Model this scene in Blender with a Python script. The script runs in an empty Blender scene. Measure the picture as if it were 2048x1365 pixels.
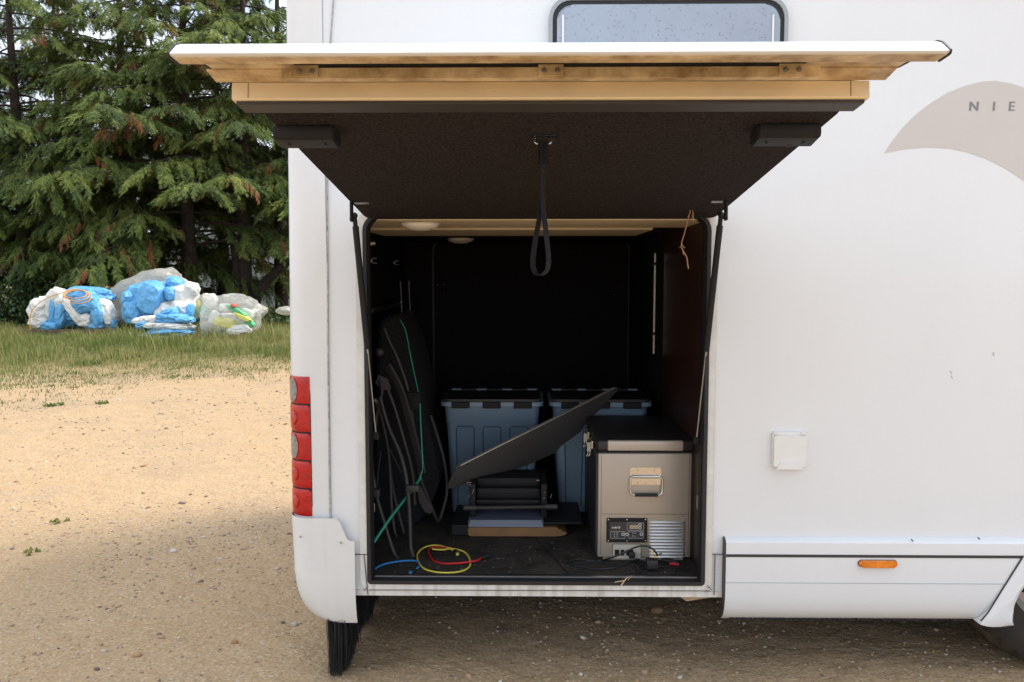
import bpy, bmesh, math, random
import numpy as np
from mathutils import Vector, Matrix, Euler, noise
random.seed(7); rng = np.random.default_rng(11)
R = math.radians
S = bpy.context.scene
C = S.collection

# ------------------------------------------------------------------ camera, sky, sun, exposure
CAM = Vector((0.0, -2.8, 1.42)); FP = 1638.4
cam_d = bpy.data.cameras.new('camera'); cam = bpy.data.objects.new('camera', cam_d); C.objects.link(cam)
cam.location = CAM; cam.rotation_euler = (R(90 - 4.6), 0, R(0.8))
cam_d.sensor_width = 36; cam_d.lens = 28.8; cam_d.clip_start = 0.05; cam_d.clip_end = 1500
S.camera = cam
SUN_DIR = Vector((0.93, 0.37, 0.0)).normalized() * math.cos(R(50)) + Vector((0, 0, math.sin(R(50))))
w = bpy.data.worlds.new('World'); S.world = w; w.use_nodes = True
nt = w.node_tree; nt.nodes.clear()
out = nt.nodes.new('ShaderNodeOutputWorld'); bg = nt.nodes.new('ShaderNodeBackground')
sky = nt.nodes.new('ShaderNodeTexSky'); sky.sky_type = 'NISHITA'; sky.sun_disc = False
sky.sun_elevation = R(50); sky.sun_rotation = math.atan2(SUN_DIR.x, SUN_DIR.y); sky.dust_density = 2.0
tc = nt.nodes.new('ShaderNodeTexCoord'); mp = nt.nodes.new('ShaderNodeMapping'); mp.inputs['Scale'].default_value = (1, 1, 2.6)
nz = nt.nodes.new('ShaderNodeTexNoise'); nz.inputs['Scale'].default_value = 2.2; nz.inputs['Detail'].default_value = 7; nz.inputs['Roughness'].default_value = 0.6
cr = nt.nodes.new('ShaderNodeValToRGB'); cr.color_ramp.elements[0].position = 0.28; cr.color_ramp.elements[1].position = 0.55
mx = nt.nodes.new('ShaderNodeMixRGB'); mx.inputs[2].default_value = (8.6, 9.3, 10.3, 1)
L = nt.links.new
L(tc.outputs['Generated'], mp.inputs[0]); L(mp.outputs[0], nz.inputs['Vector']); L(nz.outputs['Fac'], cr.inputs[0])
L(cr.outputs[0], mx.inputs[0]); L(sky.outputs[0], mx.inputs[1]); L(mx.outputs[0], bg.inputs[0]); L(bg.outputs[0], out.inputs[0])
bg.inputs[1].default_value = 0.125
sun_d = bpy.data.lights.new('sun', 'SUN'); sun_d.energy = 3.1; sun_d.angle = R(24); sun_d.color = (1, 0.93, 0.82)
sun = bpy.data.objects.new('sun', sun_d); C.objects.link(sun); sun.location = (4, 2, 12)
sun.rotation_euler = SUN_DIR.to_track_quat('Z', 'Y').to_euler()
S.view_settings.view_transform = 'Standard'; S.view_settings.look = 'None'; S.view_settings.gamma = 1
S.view_settings.use_curve_mapping = False; S.view_settings.exposure = 0.62
S.cycles.max_bounces = 10; S.cycles.diffuse_bounces = 5; S.cycles.transparent_max_bounces = 24
S.cycles.sample_clamp_indirect = 6
S.cycles.use_denoising = True

# ------------------------------------------------------------------ helpers: places
CR = cam.rotation_euler.to_matrix()
def ray(px, py):
    return CR @ Vector(((px - 1024) / FP, -(py - 682.5) / FP, -1))
def at(px, py, y):            # the point on the upright plane at distance y behind the vehicle's side
    d = ray(px, py); return CAM + d * ((y - CAM.y) / d.y)
def lay(px, py, z):           # the point on the level plane at height z
    d = ray(px, py); return CAM + d * ((z - CAM.z) / d.z)
def za(ox, oy, sc):           # reads a coordinate measured in an enlarged crop
    return lambda p: (ox + p[0] / sc, oy + p[1] / sc)
c1 = za(700, 740, 2.967); c2 = za(1050, 740, 2.845); c5 = za(1170, 1000, 8.03); c6 = za(690, 400, 3.412); c7 = za(880, 930, 6.827); c8 = za(720, 620, 5.689)
FLOOR = 0.352

# ------------------------------------------------------------------ helpers: materials
def nodes(m):
    m.use_nodes = True; n = m.node_tree; b = n.nodes['Principled BSDF']; return n, b
def mat(name, col, rough=0.5, metal=0.0, var=0.0, vscale=8.0, bump=0.0, bscale=60.0, coat=0.0, spec=0.5, col2=None, detail=6, bdist=0.004):
    m = bpy.data.materials.new(name); n, b = nodes(m)
    b.inputs['Base Color'].default_value = (*col, 1); b.inputs['Roughness'].default_value = rough
    b.inputs['Metallic'].default_value = metal; b.inputs['Coat Weight'].default_value = coat
    b.inputs['Specular IOR Level'].default_value = spec
    t = n.nodes.new('ShaderNodeTexCoord')
    if var > 0 or col2:
        z = n.nodes.new('ShaderNodeTexNoise'); z.inputs['Scale'].default_value = vscale; z.inputs['Detail'].default_value = detail
        z.inputs['Roughness'].default_value = 0.62
        r = n.nodes.new('ShaderNodeValToRGB'); r.color_ramp.elements[0].position = 0.33; r.color_ramp.elements[1].position = 0.67
        a = col2 if col2 else tuple(c * (1 - var) for c in col)
        r.color_ramp.elements[0].color = (*a, 1); r.color_ramp.elements[1].color = (*col, 1)
        n.links.new(t.outputs['Object'], z.inputs['Vector']); n.links.new(z.outputs['Fac'], r.inputs[0]); n.links.new(r.outputs[0], b.inputs['Base Color'])
    if bump > 0:
        z2 = n.nodes.new('ShaderNodeTexNoise'); z2.inputs['Scale'].default_value = bscale; z2.inputs['Detail'].default_value = 4
        bp = n.nodes.new('ShaderNodeBump'); bp.inputs['Strength'].default_value = bump; bp.inputs['Distance'].default_value = bdist
        n.links.new(t.outputs['Object'], z2.inputs['Vector']); n.links.new(z2.outputs['Fac'], bp.inputs['Height']); n.links.new(bp.outputs[0], b.inputs['Normal'])
    return m
def droplet_bump(m, strength, scale=150.0, keep=0.62):
    n, b = nodes(m)
    t = n.nodes.new('ShaderNodeTexCoord'); v = n.nodes.new('ShaderNodeTexVoronoi'); v.inputs['Scale'].default_value = scale
    k = n.nodes.new('ShaderNodeTexNoise'); k.inputs['Scale'].default_value = 4.0; k.inputs['Detail'].default_value = 5
    s = n.nodes.new('ShaderNodeSeparateColor')
    g = n.nodes.new('ShaderNodeMath'); g.operation = 'ADD'; a = n.nodes.new('ShaderNodeMath'); a.operation = 'GREATER_THAN'; a.inputs[1].default_value = 0.5 + keep
    mr = n.nodes.new('ShaderNodeMapRange'); mr.inputs[1].default_value = 0.0; mr.inputs[2].default_value = 0.30; mr.inputs[3].default_value = 1; mr.inputs[4].default_value = 0
    mr.interpolation_type = 'SMOOTHSTEP'
    mu = n.nodes.new('ShaderNodeMath'); mu.operation = 'MULTIPLY'
    bp = n.nodes.new('ShaderNodeBump'); bp.inputs['Strength'].default_value = strength; bp.inputs['Distance'].default_value = 0.003
    lk = n.links.new
    lk(t.outputs['Object'], v.inputs['Vector']); lk(t.outputs['Object'], k.inputs['Vector']); lk(v.outputs['Color'], s.inputs[0])
    lk(s.outputs[0], g.inputs[0]); lk(k.outputs['Fac'], g.inputs[1]); lk(g.outputs[0], a.inputs[0])
    lk(v.outputs['Distance'], mr.inputs[0]); lk(mr.outputs[0], mu.inputs[0]); lk(a.outputs[0], mu.inputs[1]); lk(mu.outputs[0], bp.inputs['Height'])
    lk(bp.outputs[0], b.inputs['Normal'])
def island_mat(name, stops, rough=0.8, trans=0.0, tint=None, big=None):
    """each loose piece takes its own tone from the ramp"""
    m = bpy.data.materials.new(name); n, b = nodes(m)
    g = n.nodes.new('ShaderNodeNewGeometry'); r = n.nodes.new('ShaderNodeValToRGB')
    while len(r.color_ramp.elements) < len(stops): r.color_ramp.elements.new(0.5)
    for e, (p, c) in zip(r.color_ramp.elements, stops): e.position = p; e.color = (*c, 1)
    src = g.outputs['Random Per Island']
    if big:
        t = n.nodes.new('ShaderNodeTexCoord'); z = n.nodes.new('ShaderNodeTexNoise'); z.inputs['Scale'].default_value = big; z.inputs['Detail'].default_value = 3
        a = n.nodes.new('ShaderNodeMath'); a.operation = 'MULTIPLY_ADD'; a.inputs[1].default_value = 0.45
        b2 = n.nodes.new('ShaderNodeMath'); b2.operation = 'MULTIPLY_ADD'; b2.inputs[1].default_value = 1.3; b2.inputs[2].default_value = -0.38
        n.links.new(t.outputs['Object'], z.inputs['Vector']); n.links.new(z.outputs['Fac'], b2.inputs[0])
        n.links.new(src, a.inputs[0]); n.links.new(b2.outputs[0], a.inputs[2]); src = a.outputs[0]
    n.links.new(src, r.inputs[0]); n.links.new(r.outputs[0], b.inputs['Base Color'])
    b.inputs['Roughness'].default_value = rough
    if trans:
        tr = n.nodes.new('ShaderNodeBsdfTranslucent'); ms = n.nodes.new('ShaderNodeMixShader'); ms.inputs[0].default_value = trans
        n.links.new(r.outputs[0], tr.inputs[0]); o = n.nodes['Material Output']
        n.links.new(b.outputs[0], ms.inputs[1]); n.links.new(tr.outputs[0], ms.inputs[2]); n.links.new(ms.outputs[0], o.inputs[0])
    return m
def film_mat(name, col, clear, rough=0.25):
    m = mat(name, col, rough, bump=0.6, bscale=14, spec=0.6, bdist=0.03); n, b = nodes(m)
    tp = n.nodes.new('ShaderNodeBsdfTransparent'); tl = n.nodes.new('ShaderNodeBsdfTranslucent'); tl.inputs[0].default_value = (*col, 1)
    m1 = n.nodes.new('ShaderNodeMixShader'); m1.inputs[0].default_value = 0.45; m2 = n.nodes.new('ShaderNodeMixShader'); m2.inputs[0].default_value = clear
    o = n.nodes['Material Output']; lk = n.links.new
    lk(b.outputs[0], m1.inputs[1]); lk(tl.outputs[0], m1.inputs[2]); lk(m1.outputs[0], m2.inputs[1]); lk(tp.outputs[0], m2.inputs[2]); lk(m2.outputs[0], o.inputs[0])
    return m

M = {}
M['body'] = mat('white gelcoat', (0.715, 0.725, 0.735), 0.22, var=0.03, vscale=1.6, coat=0.3); droplet_bump(M['body'], 0.35, 125, 0.76)
def streaks(m, amt):
    n_s, b_s = nodes(m); old = b_s.inputs['Base Color'].links[0].from_socket
    t_s = n_s.nodes.new('ShaderNodeTexCoord'); mp_s = n_s.nodes.new('ShaderNodeMapping'); mp_s.inputs['Scale'].default_value = (34, 34, 0.7)
    z_s = n_s.nodes.new('ShaderNodeTexNoise'); z_s.inputs['Scale'].default_value = 1.0; z_s.inputs['Detail'].default_value = 5
    r_s = n_s.nodes.new('ShaderNodeValToRGB'); r_s.color_ramp.elements[0].position = 0.30; r_s.color_ramp.elements[1].position = 0.52
    r_s.color_ramp.elements[0].color = (1 - amt, 1 - amt * 1.1, 1 - amt * 1.35, 1)
    x_s = n_s.nodes.new('ShaderNodeMixRGB'); x_s.blend_type = 'MULTIPLY'; x_s.inputs[0].default_value = 1
    lk_ = n_s.links.new; lk_(t_s.outputs['Object'], mp_s.inputs[0]); lk_(mp_s.outputs[0], z_s.inputs['Vector']); lk_(z_s.outputs['Fac'], r_s.inputs[0]); lk_(old, x_s.inputs[1]); lk_(r_s.outputs[0], x_s.inputs[2]); lk_(x_s.outputs[0], b_s.inputs['Base Color'])
streaks(M['body'], 0.005)
M['corner'] = mat('white corner moulding', (0.70, 0.695, 0.685), 0.3, var=0.05, vscale=3, coat=0.2); droplet_bump(M['corner'], 0.35, 125, 0.76)
M['bumper'] = mat('white bumper plastic', (0.71, 0.70, 0.675), 0.35, var=0.06, vscale=6, bump=0.05, bscale=300)
M['white'] = mat('white plastic', (0.75, 0.74, 0.72), 0.3, var=0.04, vscale=10)
M['frame'] = mat('off white painted frame', (0.70, 0.68, 0.64), 0.4, var=0.16, vscale=22)
M['cream'] = mat('yellowed white aluminium', (0.82, 0.68, 0.46), 0.42, var=0.1, vscale=7)
M['cream_dirty'] = mat('grimy yellowed aluminium', (0.76, 0.60, 0.37), 0.5, vscale=16, col2=(0.30, 0.19, 0.09))
M['rubber'] = mat('black rubber', (0.011, 0.011, 0.012), 0.55)
M['plastic'] = mat('black plastic', (0.010, 0.010, 0.011), 0.6, spec=0.3, bump=0.1, bscale=400)
M['darkgrey'] = mat('dark grey plastic', (0.040, 0.036, 0.036), 0.55)
M['felt'] = mat('dark grey felt', (0.046, 0.039, 0.041), 0.95, vscale=150, col2=(0.012, 0.010, 0.011), bump=0.7, bscale=330, detail=3, spec=0.1)
M['carpet'] = mat('worn black floor carpet', (0.020, 0.019, 0.018), 0.95, bump=0.8, bscale=180, spec=0.15, vscale=9, col2=(0.055, 0.047, 0.038))
M['inside'] = mat('black garage lining', (0.012, 0.012, 0.013), 0.8, spec=0.2)
M['inside_groove'] = mat('dark door rim', (0.035, 0.035, 0.038), 0.5)
M['panel'] = mat('red brown wood panel', (0.032, 0.012, 0.008), 0.45, var=0.3, vscale=5)
M['ceiling'] = mat('cream ceiling panel', (0.72, 0.60, 0.43), 0.5, var=0.06, vscale=4)
M['lamp'] = mat('milky lamp cover', (0.80, 0.76, 0.68), 0.3)
M['steel'] = mat('bright steel', (0.62, 0.60, 0.57), 0.22, 1.0)
M['alu'] = mat('aluminium', (0.66, 0.66, 0.67), 0.36, 1.0, bump=0.05, bscale=200)
M['galv'] = mat('dull zinc', (0.42, 0.41, 0.39), 0.5, 0.9)
M['red'] = mat('red tail lens', (0.52, 0.005, 0.004), 0.15, coat=0.15, vscale=45, col2=(0.34, 0.003, 0.003), bump=0.35, bscale=220)
M['clear'] = mat('clear lens insert', (0.30, 0.28, 0.27), 0.10, vscale=90, col2=(0.12, 0.11, 0.11), coat=0.6, bump=0.4, bscale=200)
M['amber'] = mat('amber lens', (0.85, 0.24, 0.01), 0.2, coat=0.4, bump=0.4, bscale=260, vscale=60, col2=(0.62, 0.15, 0.0))
M['decal'] = mat('taupe vinyl', (0.56, 0.52, 0.49), 0.3, var=0.04, vscale=3); droplet_bump(M['decal'], 0.35, 125, 0.76)
M['letter'] = mat('grey lettering', (0.19, 0.19, 0.20), 0.35)
M['glass'] = mat('tinted acrylic pane', (0.26, 0.31, 0.39), 0.07, spec=0.9, coat=0.6, vscale=3.2, col2=(0.20, 0.24, 0.31)); droplet_bump(M['glass'], 1.0, 95, 0.42)
M['grey_rim'] = mat('grey window rim', (0.30, 0.33, 0.35), 0.4)
M['tyre'] = mat('dusty tyre rubber', (0.016, 0.015, 0.016), 0.8, vscale=9, col2=(0.040, 0.030, 0.022), spec=0.3)
M['tread'] = mat('dusty tread rubber', (0.085, 0.062, 0.042), 0.9, vscale=16, col2=(0.028, 0.023, 0.019), spec=0.2)
M['bristle'] = island_mat('black bristles', [(0, (0.002, 0.002, 0.002)), (1, (0.012, 0.011, 0.011))], 0.7)
M['tub'] = mat('blue grey storage plastic', (0.16, 0.235, 0.315), 0.42, var=0.06, vscale=4)
M['tub_lid'] = mat('pale blue grey lid', (0.18, 0.26, 0.34), 0.4)
M['tub_line'] = mat('moulded blue rib', (0.055, 0.09, 0.14), 0.4)
M['fridge'] = mat('champagne painted metal', (0.42, 0.36, 0.295), 0.4, 0.35, bump=0.04, bscale=500)
M['fridge_dk'] = mat('dark cool box plastic', (0.016, 0.015, 0.016), 0.5)
M['fridge_lid'] = mat('champagne lid plastic', (0.46, 0.40, 0.34), 0.35, 0.3)
M['label'] = mat('white print', (0.75, 0.74, 0.72), 0.4)
M['display'] = mat('tan display', (0.40, 0.30, 0.20), 0.3)
M['socket'] = mat('pale socket plate', (0.50, 0.47, 0.40), 0.4, var=0.1, vscale=30)
M['board'] = mat('black mesh weave', (0.105, 0.102, 0.100), 0.5, bump=0.6, bscale=240)
M['tray'] = mat('blue grey tray', (0.11, 0.13, 0.18), 0.4)
M['tray_lip'] = mat('pale tray edge', (0.42, 0.45, 0.55), 0.4)
M['card'] = mat('brown cardboard', (0.26, 0.135, 0.055), 0.85, var=0.22, vscale=12)
M['tube'] = mat('dark grey powder coated tube', (0.030, 0.027, 0.026), 0.55, bump=0.15, bscale=300)
M['cloth'] = mat('navy black chair cloth', (0.0045, 0.0055, 0.008), 0.9, bump=0.5, bscale=120, bdist=0.01)
M['green'] = mat('green cord', (0.03, 0.36, 0.23), 0.5); M['blueh'] = mat('blue hose', (0.02, 0.20, 0.52), 0.45)
M['yellow'] = mat('yellow hose', (0.62, 0.53, 0.06), 0.45); M['redh'] = mat('red hose', (0.52, 0.012, 0.018), 0.45)
M['cable'] = mat('black cable', (0.016, 0.016, 0.018), 0.4); M['straw'] = mat('dry straw', (0.55, 0.40, 0.24), 0.8); M['twig'] = mat('dry twig', (0.38, 0.20, 0.10), 0.85)
M['orange'] = mat('orange cord', (0.75, 0.33, 0.04), 0.6)
def fold(name, col, rough): return mat(name, col, rough, var=0.10, vscale=2.5, bump=0.8, bscale=15, spec=0.4, bdist=0.04)
M['bluesheet'] = fold('blue plastic sheet', (0.13, 0.40, 0.70), 0.35); M['whitesheet'] = fold('dusty white plastic sheet', (0.74, 0.72, 0.67), 0.42)
M['film'] = film_mat('cloudy plastic film', (0.60, 0.58, 0.52), 0.22, 0.3); streaks(M['frame'], 0.25); streaks(M['bumper'], 0.03); streaks(M['corner'], 0.02)
M['film2'] = film_mat('clear plastic film', (0.78, 0.78, 0.74), 0.66, 0.2)
M['pk_white'] = mat('white packaging', (0.72, 0.72, 0.68), 0.5); M['pk_green'] = mat('green packaging', (0.10, 0.42, 0.20), 0.5); M['pk_yel'] = mat('yellow packaging', (0.72, 0.66, 0.14), 0.5); M['pk_red'] = mat('red packaging', (0.6, 0.12, 0.08), 0.5)
M['bark'] = mat('dark conifer bark', (0.060, 0.042, 0.032), 0.9, vscale=7, col2=(0.022, 0.016, 0.013), bump=0.9, bscale=22, bdist=0.03)
M['needle'] = island_mat('cypress foliage', [(0.0, (0.012, 0.024, 0.008)), (0.36, (0.050, 0.082, 0.016)), (0.66, (0.150, 0.195, 0.034)), (1.0, (0.27, 0.29, 0.066))], 0.85, 0.22, big=1.1)
M['dead'] = island_mat('dead brown foliage', [(0, (0.16, 0.055, 0.02)), (1, (0.33, 0.13, 0.045))], 0.8, 0.15)
M['leaf'] = island_mat('hedge leaves', [(0, (0.020, 0.042, 0.012)), (0.6, (0.045, 0.085, 0.022)), (1, (0.08, 0.13, 0.035))], 0.55, 0.25)
M['grass'] = island_mat('verge grass', [(0.0, (0.07, 0.115, 0.024)), (0.44, (0.15, 0.195, 0.042)), (0.68, (0.27, 0.25, 0.082)), (1.0, (0.44, 0.32, 0.15))], 0.7, 0.3, big=0.55)
M['tuft'] = island_mat('green tufts', [(0.0, (0.06, 0.11, 0.022)), (0.6, (0.13, 0.18, 0.04)), (1.0, (0.24, 0.22, 0.08))], 0.7, 0.3)
M['gravel'] = island_mat('gravel stones', [(0.0, (0.10, 0.085, 0.075)), (0.10, (0.26, 0.19, 0.13)), (0.45, (0.38, 0.27, 0.175)), (0.70, (0.44, 0.37, 0.30)), (0.90, (0.42, 0.24, 0.12)), (0.93, (0.46, 0.40, 0.34)), (1.0, (0.56, 0.51, 0.45))], 0.85)
M['stone'] = mat('pale stone', (0.42, 0.33, 0.24), 0.85, var=0.4, vscale=30, bump=0.5, bscale=50)
M['wood'] = mat('weathered timber', (0.15, 0.095, 0.06), 0.9, var=0.5, vscale=9, bump=0.6, bscale=40)
M['brickpaint'] = mat('white painted cladding', (0.74, 0.75, 0.76), 0.6, var=0.12, vscale=1.5)
M['roof'] = mat('grey sheet roof', (0.22, 0.25, 0.29), 0.6, var=0.2, vscale=2)
M['ply'] = mat('bare plywood', (0.55, 0.38, 0.24), 0.7, var=0.2, vscale=20)

# ------------------------------------------------------------------ helpers: objects
BASE = {}
def thing(name, label, cat, loc=(0, 0, 0), group=None):
    o = bpy.data.objects.new(name, None); o.empty_display_size = 0.05; C.objects.link(o); o.location = loc
    o['label'] = label; o['category'] = cat
    if group: o['group'] = group
    BASE[o] = Vector(loc); return o
def obj(name, bm, m, parent=None, smooth=False, label=None, loc=None):
    """links one mesh, given in world coordinates, as a child of its thing"""
    if isinstance(bm, bmesh.types.BMesh):
        me = bpy.data.meshes.new(name)
        bmesh.ops.recalc_face_normals(bm, faces=bm.faces); bm.to_mesh(me); bm.free()
    else: me = bm
    base = BASE.get(parent, Vector(loc) if loc is not None else Vector((0, 0, 0)))
    if base.length > 0: me.transform(Matrix.Translation(-base))
    for mm in (m if isinstance(m, (list, tuple)) else [m]): me.materials.append(mm)
    if smooth:
        me.polygons.foreach_set('use_smooth', [True] * len(me.polygons))
        if smooth != 'all':
            try: me.set_sharp_from_angle(angle=R(38))
            except Exception: pass
    o = bpy.data.objects.new(name, me); C.objects.link(o)
    if parent: o.parent = parent
    elif loc is not None: o.location = loc
    BASE[o] = base
    if label: o['label'] = label
    return o
def pieces(name, bm, m, parent, smooth=False):
    """every loose piece of the mesh becomes a part of its own"""
    bm.verts.index_update(); seen = set(); out_ = []
    for v0 in list(bm.verts):
        if v0 in seen: continue
        st_, isl = [v0], []; seen.add(v0)
        while st_:
            v = st_.pop(); isl.append(v)
            for e in v.link_edges:
                o2 = e.other_vert(v)
                if o2 not in seen: seen.add(o2); st_.append(o2)
        b2 = bmesh.new(); mp_ = {v: b2.verts.new(v.co) for v in isl}
        for f in {f for v in isl for f in v.link_faces}: b2.faces.new([mp_[v] for v in f.verts])
        out_.append(obj(name, b2, m, parent, smooth))
    bm.free(); return out_
def tag(o, label, cat, group=None):
    o['label'] = label; o['category'] = cat
    if group: o['group'] = group
    return o
def kind(o, k): o['kind'] = k; return o
def B(): return bmesh.new()
def box(bm, x0, x1, y0, y1, z0, z1, bev=0.0, seg=2, mtx=None):
    v = [bm.verts.new((x, y, z)) for x in (x0, x1) for y in (y0, y1) for z in (z0, z1)]
    f = [bm.faces.new([v[i] for i in q]) for q in ((0, 1, 3, 2), (4, 6, 7, 5), (0, 4, 5, 1), (2, 3, 7, 6), (0, 2, 6, 4), (1, 5, 7, 3))]
    if bev > 0:
        es = list({e for q in f for e in q.edges})
        r = bmesh.ops.bevel(bm, geom=es, offset=bev, segments=seg, affect='EDGES', profile=0.5)
        v = list({x for x in v if x.is_valid} | set(r['verts']))
    if mtx is not None: bmesh.ops.transform(bm, matrix=mtx, verts=[x for x in v if x.is_valid])
    return bm
def smooth_path(pts, n=6):
    P = [Vector(p) for p in pts]
    if len(P) < 3: return P
    out = []
    for i in range(len(P) - 1):
        p0 = P[i - 1] if i > 0 else P[0] * 2 - P[1]; p1, p2 = P[i], P[i + 1]; p3 = P[i + 2] if i + 2 < len(P) else P[-1] * 2 - P[-2]
        for k in range(n):
            t = k / n
            out.append(0.5 * (2 * p1 + (p2 - p0) * t + (2 * p0 - 5 * p1 + 4 * p2 - p3) * t * t + (3 * p1 - p0 - 3 * p2 + p3) * t ** 3))
    out.append(P[-1]); return out
def tube(bm, pts, r, seg=8, r2=None, smooth=0):
    P = smooth_path(pts, smooth) if smooth else [Vector(p) for p in pts]
    n = len(P); rings = []; up = Vector((0.13, 0.31, 0.94)).normalized()
    for i, p in enumerate(P):
        d = (P[min(i + 1, n - 1)] - P[max(i - 1, 0)]).normalized()
        a = d.cross(up)
        if a.length < 0.05: a = d.cross(Vector((1, 0, 0)))
        a.normalize(); b = d.cross(a).normalized()
        up = b.cross(d) if False else up
        rr = r if r2 is None else r + (r2 - r) * i / max(1, n - 1)
        rings.append([bm.verts.new(p + (a * math.cos(2 * math.pi * k / seg) + b * math.sin(2 * math.pi * k / seg)) * rr) for k in range(seg)])
    for i in range(n - 1):
        for k in range(seg): bm.faces.new((rings[i][k], rings[i][(k + 1) % seg], rings[i + 1][(k + 1) % seg], rings[i + 1][k]))
    bm.faces.new(rings[0][::-1]); bm.faces.new(rings[-1]); return bm
def rrect(x0, x1, z0, z1, r, n=6):
    out = []
    for cx, cz, a0 in ((x1 - r, z1 - r, 0), (x0 + r, z1 - r, 90), (x0 + r, z0 + r, 180), (x1 - r, z0 + r, 270)):
        for k in range(n + 1):
            a = R(a0 + 90 * k / n); out.append((cx + r * math.cos(a), cz + r * math.sin(a)))
    return out
def prism(bm, outer, y0, y1, hole=None, f=None):
    """outline in x,z given depth from y0 to y1; f maps (x, z, y) to a point"""
    f = f or (lambda x, z, y: (x, y, z))
    loops = [outer] + ([hole] if hole else [])
    caps = []
    for y in (y0, y1):
        ls = []
        for lp in loops:
            vs = [bm.verts.new(f(p[0], p[1], y)) for p in lp]
            ls.append(vs)
        if hole:
            n0, n1 = len(ls[0]), len(ls[1])
            es = [bm.edges.new((l[i], l[(i + 1) % len(l)])) for l in ls for i in range(len(l))]
            bmesh.ops.triangle_fill(bm, use_beauty=True, edges=es)
        else: bm.faces.new(ls[0])
        caps.append(ls)
    for j in range(len(loops)):
        a, b = caps[0][j], caps[1][j]
        for i in range(len(a)):
            k = (i + 1) % len(a); bm.faces.new((a[i], a[k], b[k], b[i]))
    return bm
def ring(bm, lo, li, y0, y1, f=None):
    """a ring between two outlines with as many points each"""
    f = f or (lambda x, z, y: (x, y, z)); n = len(lo)
    V = [[bm.verts.new(f(p[0], p[1], y)) for p in lp] for lp, y in ((lo, y0), (li, y0), (li, y1), (lo, y1))]
    for a in range(4):
        b = (a + 1) % 4
        for i in range(n):
            k = (i + 1) % n; bm.faces.new((V[a][i], V[a][k], V[b][k], V[b][i]))
    return bm
def grid(bm, G, close=False):
    V = [[bm.verts.new(p) for p in row] for row in G]
    for i in range(len(V) - 1):
        for j in range(len(V[0]) - 1): bm.faces.new((V[i][j], V[i + 1][j], V[i + 1][j + 1], V[i][j + 1]))
    return V
def lathe(bm, prof, c, axis='y', seg=32, mod=None, cap=True):
    rings = []
    for j, (r, a) in enumerate(prof):
        row = []
        for k in range(seg):
            t = 2 * math.pi * k / seg; rr = r + (mod(j, k) if mod else 0)
            if axis == 'y': row.append(bm.verts.new((c[0] + rr * math.cos(t), c[1] + a, c[2] + rr * math.sin(t))))
            else: row.append(bm.verts.new((c[0] + rr * math.cos(t), c[1] + rr * math.sin(t), c[2] + a)))
        rings.append(row)
    for i in range(len(rings) - 1):
        for k in range(seg): bm.faces.new((rings[i][k], rings[i][(k + 1) % seg], rings[i + 1][(k + 1) % seg], rings[i + 1][k]))
    if cap and prof[0][0] > 1e-4: bm.faces.new(rings[0])
    if cap and prof[-1][0] > 1e-4: bm.faces.new(rings[-1][::-1])
    return bm
def text_mesh(txt, size, mtx, depth=0.0006, shear=0.0, spacing=1.0):
    cu = bpy.data.curves.new('text', 'FONT'); cu.body = txt; cu.size = size; cu.shear = shear; cu.extrude = depth; cu.space_character = spacing; cu.resolution_u = 3
    o = bpy.data.objects.new('text', cu); C.objects.link(o)
    dg = bpy.context.evaluated_depsgraph_get(); me = bpy.data.meshes.new_from_object(o.evaluated_get(dg))
    bpy.data.objects.remove(o); bpy.data.curves.remove(cu); me.materials.clear(); me.transform(mtx); return me
UP = Matrix.Rotation(R(90), 4, 'X')      # text standing upright, facing -y
def np_mesh(name, verts, faces):
    """verts (n,3), faces (m,3 or 4) as arrays"""
    me = bpy.data.meshes.new(name); k = faces.shape[1]
    me.vertices.add(len(verts)); me.vertices.foreach_set('co', verts.astype(np.float32).ravel())
    me.loops.add(faces.size); me.loops.foreach_set('vertex_index', faces.astype(np.int32).ravel())
    me.polygons.add(len(faces)); me.polygons.foreach_set('loop_start', np.arange(0, faces.size, k, dtype=np.int32))
    try: me.polygons.foreach_set('loop_total', np.full(len(faces), k, dtype=np.int32))
    except Exception: pass
    me.update(calc_edges=True); me.validate(); return me
def scatter(base_v, base_f, mats):
    """copies of a small mesh by many 4x4 matrices, as arrays"""
    n, m = len(mats), len(base_v)
    h = np.concatenate([base_v, np.ones((m, 1))], 1)
    v = np.einsum('nij,mj->nmi', mats, h)[:, :, :3].reshape(-1, 3)
    f = (base_f[None] + (np.arange(n) * m)[:, None, None]).reshape(-1, base_f.shape[1]); return v, f

# ------------------------------------------------------------------ ground
def sstep(a, b, x):
    t = np.clip((x - a) / (b - a), 0, 1); return t * t * (3 - 2 * t)
def gz(x, y):
    """height of the ground: level yard, low bank under the trees"""
    x = np.asarray(x, float); y = np.asarray(y, float)
    yy = y + 0.32 * (x + 5) * -1.0 * 0.35
    h = 0.31 * sstep(6.5, 12.5, yy)
    n = 0.012 * np.sin(1.7 * x + 0.6 * y) * np.sin(1.1 * y - 0.4 * x) + 0.007 * np.sin(5.3 * x + 1.0) * np.sin(4.1 * y + 0.7 * x) + 0.004 * np.sin(11 * x - 3 * y) * np.sin(13 * y + 2 * x)
    return h + n * (0.4 + 0.6 * sstep(1.2, 3.0, np.abs(y - 1) + 0))
def axis_pts(segs):
    out = []
    for a, b, n in segs: out += list(np.linspace(a, b, n, endpoint=False))
    return np.array(out + [segs[-1][1]])
gx = axis_pts([(-600, -40, 14), (-40, -12, 28), (-12, 4, 200), (4, 14, 40), (14, 60, 20), (60, 600, 14)])
gy = axis_pts([(-600, -40, 14), (-40, -6, 34), (-6, 12, 225), (12, 30, 60), (30, 80, 20), (80, 900, 16)])
GX, GY = np.meshgrid(gx, gy, indexing='ij'); GZ = gz(GX, GY)
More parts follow.
